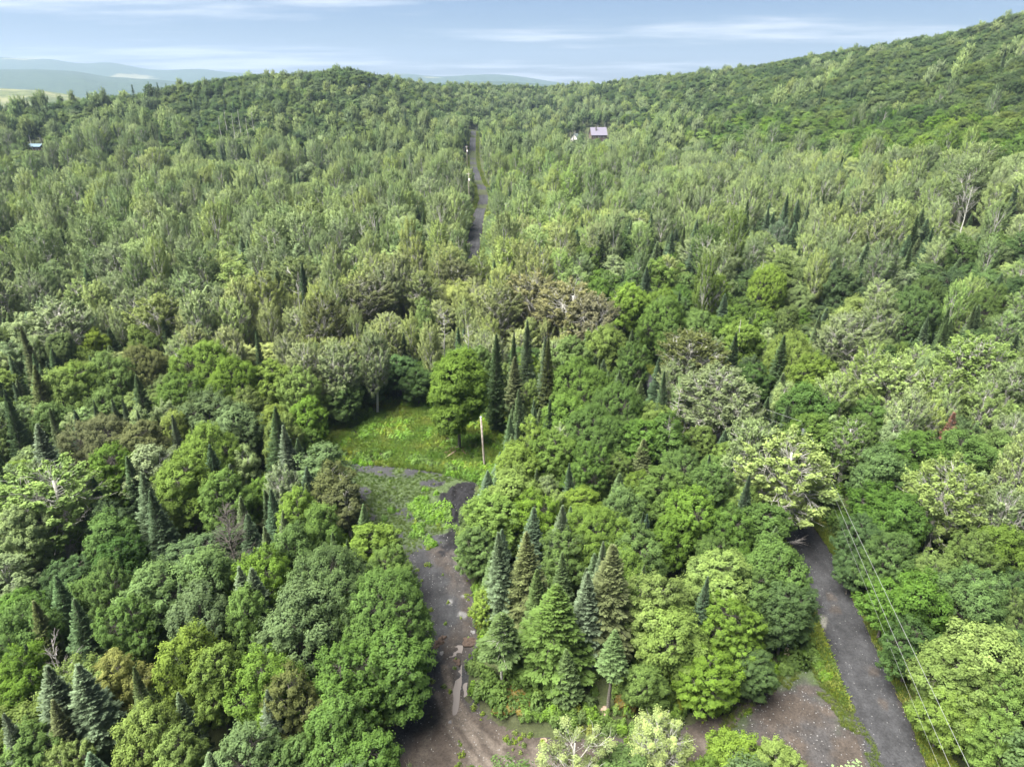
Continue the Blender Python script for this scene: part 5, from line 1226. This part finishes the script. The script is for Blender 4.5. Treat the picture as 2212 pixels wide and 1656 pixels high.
tb = Tubes(); tb.add([[-.25, 0, -.3], [-.12, 0, 5], [0, 0, 10.2 - PZ]], [.19, .17, .14], 12); wood_obj('shaft', tb, M['pole'], parent=up)
tb = Tubes(); tb.add([[-.05, 0, 9.3 - PZ], [-.5, -.1, 9.55 - PZ], [-.95, -.15, 9.85 - PZ]], [.045, .045, .045], 6); wood_obj('bracket_arm', tb, M['galv'], parent=up)
tb = Tubes(); tb.add([[-.02, 0, 10.0 - PZ], [-.9, -.15, 9.85 - PZ]], [.02, .02], 5); wood_obj('brace', tb, M['galv'], parent=up)
tb = Tubes(); tb.add([[-.95, -.15, 9.85 - PZ], [-.95, -.15, 9.95 - PZ], [-.95, -.15, 9.97 - PZ], [-.95, -.15, 10.08 - PZ]], [.06, .12, .07, .07], 10); wood_obj('insulator', tb, M['ceramic'], parent=up)
a = np.linspace(0, 2 * math.pi * 1.9, 40)
tb = Tubes(); tb.add(np.stack([-1.05 + .2 * np.cos(a), -.2 + 0 * a + .02 * a, 9.75 - PZ + .28 * np.sin(a)], 1), np.full(40, .035), 6); wood_obj('cable_loop', tb, M['wire'], parent=up)
tr = wood_obj('transformer', (lambda q: (q.add([[-.62, -.05, 7.9 - PZ], [-.62, -.05, 7.95 - PZ], [-.62, -.05, 8.85 - PZ], [-.62, -.05, 8.9 - PZ], [-.62, -.05, 9.0 - PZ]], [.30, .36, .36, .38, .25], 20), q)[1])(Tubes()), M['metal_grey'], parent=up)
tb = Tubes(); tb.add([[-.62, -.05, 9.0 - PZ], [-.62, -.05, 9.1 - PZ], [-.62, -.05, 9.12 - PZ], [-.62, -.05, 9.3 - PZ]], [.05, .10, .06, .04], 10); wood_obj('bushing', tb, M['ceramic'], parent=tr)
tb = Tubes(); tb.add([[-.62, -.05, 9.3 - PZ], [-.7, -.1, 9.55 - PZ], [-.95, -.15, 9.85 - PZ]], [.02, .02, .02], 5); wood_obj('lead_wire', tb, M['wire'], parent=up)
TOPW = P0 + Vector((-.95, -.15, 10.05)); MIDW = P0 + Vector((-.05, 0, 8.7)); LOWW = P0 + Vector((-.1, 0, 7.4))
def wire(a, b, sag, rad_, lab, n_=24):
    t_ = np.linspace(0, 1, n_)[:, None]; p = np.array(a) * (1 - t_) + np.array(b) * t_; p[:, 2] -= 4 * sag * (t_ * (1 - t_))[:, 0]
    tb = Tubes(); tb.add(p, np.full(n_, rad_ * .5), 5); return wood_obj('power_wire', tb, M['wire'], lab, 'wire', group='power wires along the road')
def past(px, py, z, P, k=2.0):
    q = Vector((*at(px, py, z), z)); return P + (q - P) * k
wire(MIDW, past(2096, 1656, 8.3, MIDW, 1.7), .15, .030, 'thick power wire crossing lowest right over the road verge')
wire(MIDW + Vector((-.05, 0, -.3)), past(2061, 1656, 7.7, MIDW, 1.7), .35, .025, 'middle power wire of the three over the road verge')
wire(LOWW, past(2033, 1656, 6.3, LOWW, 1.7), .3, .014, 'thin dark lowest wire nearest to the gravel road')
NX = Vector((12, 172, 9.5)); 
wire(TOPW, Vector((*at(1655, 884, 10.0), 10.0)) * 1.0, .0, .028, 'wire running from the transformer pole towards the tall grey aspens')
wire(P0 + Vector((-.6, 0, 8.3)), Vector((*at(1640, 895, 8.6), 8.6)), .1, .018, 'lower wire running from the transformer into the aspen tops')
for (px, pt, yy_, lab) in ((1007.5, 289, 470, 'tall pale utility pole beside the far stretch of road'), (1011, 330, 330, 'shorter pale utility pole beside the bend of the far road')):
    f, s, d = px_ray(px, pt); x = s / f * yy_; zt_ = H - yy_ * d / f; z0 = tz(x, yy_)
    q = bpy.data.objects.new('utility_pole', None); COL.objects.link(q); q.location = (x, yy_, z0); tag(q, lab, 'utility pole', 'utility poles along the road')
    tb = Tubes(); pole_mesh(tb, min(zt_ - z0, 18), .16, .12); wood_obj('shaft', tb, M['pole'], parent=q)
    tb = Tubes(); tb.add([[-1.0, 0, min(zt_ - z0, 18) - .6], [1.0, 0, min(zt_ - z0, 18) - .6]], [.08, .08], 5); wood_obj('crossarm', tb, M['trim'], parent=q)
    tb = Tubes(); tb.add([[.35, -.2, min(zt_ - z0, 18) - 3.6], [.35, -.2, min(zt_ - z0, 18) - 2.6]], [.32, .32], 10); wood_obj('transformer', tb, M['trim'], parent=q)

# ------------------------------------------------------------------ houses in the wood
def box(c, s):
    x0, y0, z0 = [c[i_] - s[i_] / 2 for i_ in range(3)]; x1, y1, z1 = [c[i_] + s[i_] / 2 for i_ in range(3)]
    v = np.array([(x0, y0, z0), (x1, y0, z0), (x1, y1, z0), (x0, y1, z0), (x0, y0, z1), (x1, y0, z1), (x1, y1, z1), (x0, y1, z1)])
    return v, np.array([(0, 3, 2, 1), (4, 5, 6, 7), (0, 1, 5, 4), (1, 2, 6, 5), (2, 3, 7, 6), (3, 0, 4, 7)])
def part(name, v, f, mat, parent): return mobj(name, np_mesh(name, v, [np.array(x) for x in (f if isinstance(f, list) else [f])], [mat]), parent)
def gable(name, w_, dpt, z0, z1, mat, parent, over=.6, th=.25, y0=0):
    a, b = w_ / 2 + over, dpt / 2 + over
    v = [(-a, -b + y0, z0), (a, -b + y0, z0), (a, y0, z1), (-a, y0, z1), (a, b + y0, z0), (-a, b + y0, z0)]; v = v + [(p[0], p[1], p[2] - th) for p in v]
    f = [(0, 1, 2, 3), (3, 2, 4, 5), (7, 6, 9, 8), (8, 9, 11, 10), (0, 6, 7, 1), (4, 10, 11, 5)]; f2 = [(1, 7, 8, 2), (2, 8, 10, 4), (5, 11, 9, 3), (3, 9, 6, 0)]
    return part(name, np.array(v), np.array(f + f2), mat, parent)
def house(px, py, yy_, w_, dpt, hw, hr, rot, roofm, wallm, lab, zo=0.0, storeys=2, cat='house', name='house'):
    x, y = on_ground(px, py); g_ = tz(x, y); o = bpy.data.objects.new(name, None); COL.objects.link(o); o.location = (x, y, g_); o.rotation_euler.z = rot; tag(o, lab, cat)
    v, f = box((0, 0, hw / 2 - 1.5), (w_, dpt, hw + 3)); part('wall', v, f, M[wallm], o)
    rf = gable('roof', w_, dpt, hw, hw + hr, M[roofm], o)
    for s_ in (-1, 1):
        v = np.array([(s_ * (w_ / 2 - .02), -dpt / 2, hw - .1), (s_ * (w_ / 2 - .02), dpt / 2, hw - .1), (s_ * (w_ / 2 - .02), 0, hw + hr - .5), (s_ * (w_ / 2 - .3), -dpt / 2, hw - .1), (s_ * (w_ / 2 - .3), dpt / 2, hw - .1), (s_ * (w_ / 2 - .3), 0, hw + hr - .5)])
        part('gable_end', v, [[(0, 1, 2), (3, 5, 4)], [(0, 3, 4, 1), (1, 4, 5, 2), (2, 5, 3, 0)]], M[wallm], o)
    if storeys > 1:
        v, f = box((-w_ * .18, -dpt * .20, hw + hr * .72), (1.0, 1.0, hr * .9)); part('chimney', v, f, M['bark'], rf)
    for lv in range(storeys):
        for k_ in range(3):
            wx = -w_ * .32 + k_ * w_ * .32; wz = hw - 1.6 - lv * 2.8
            v, f = box((wx, -dpt / 2 - .03, wz), (1.5, .12, 1.5)); wi = part('window', v, f, M['trim'], o)
            v, f = box((wx, -dpt / 2 - .10, wz), (1.2, .05, 1.2)); part('pane', v, f, M['pane'], wi)
    return o
house(1291, 303, 730, 14, 12, 4.6, 6.5, .10, 'roof_metal', 'siding', 'brown two-storey house with lilac-grey metal roof in the wood', 0)
house(1243, 306, 720, 6, 8, 2.0, 5.0, 1.0, 'roof_white', 'trim', 'small outbuilding with pale steep roof near the brown house', 0, 1, 'shed', 'shed')
house(76, 327, 520, 11, 5, 3.0, 1.6, -.05, 'roof_blue', 'siding', 'low building with pale blue metal roof hidden in the left wood', 0, 1, 'barn', 'barn')

# ------------------------------------------------------------------ air
if HAZE > 0:
    v, f = box((0, 5900, 215), (25600, 12800, 620))
    hz = mobj('haze', np_mesh('haze', v, [f], [])); tag(hz, kind='stuff')
    m, t = new_mat('haze_air'); pv = t.add('ShaderNodeVolumePrincipled'); pv.inputs['Density'].default_value = HAZE; pv.inputs['Color'].default_value = (.34, .43, .57, 1); pv.inputs['Anisotropy'].default_value = 0.2
    o = t.add('ShaderNodeOutputMaterial'); t.l.new(pv.outputs[0], o.inputs['Volume']); hz.data.materials.append(m)
print('unique tris', sum(sum(len(p.vertices) - 2 for p in m.polygons) for m in bpy.data.meshes if m.users), {k: [sum(len(f['crown'].polygons) for f in v)] for k, v in FORMS.items() if k[1] == 0})
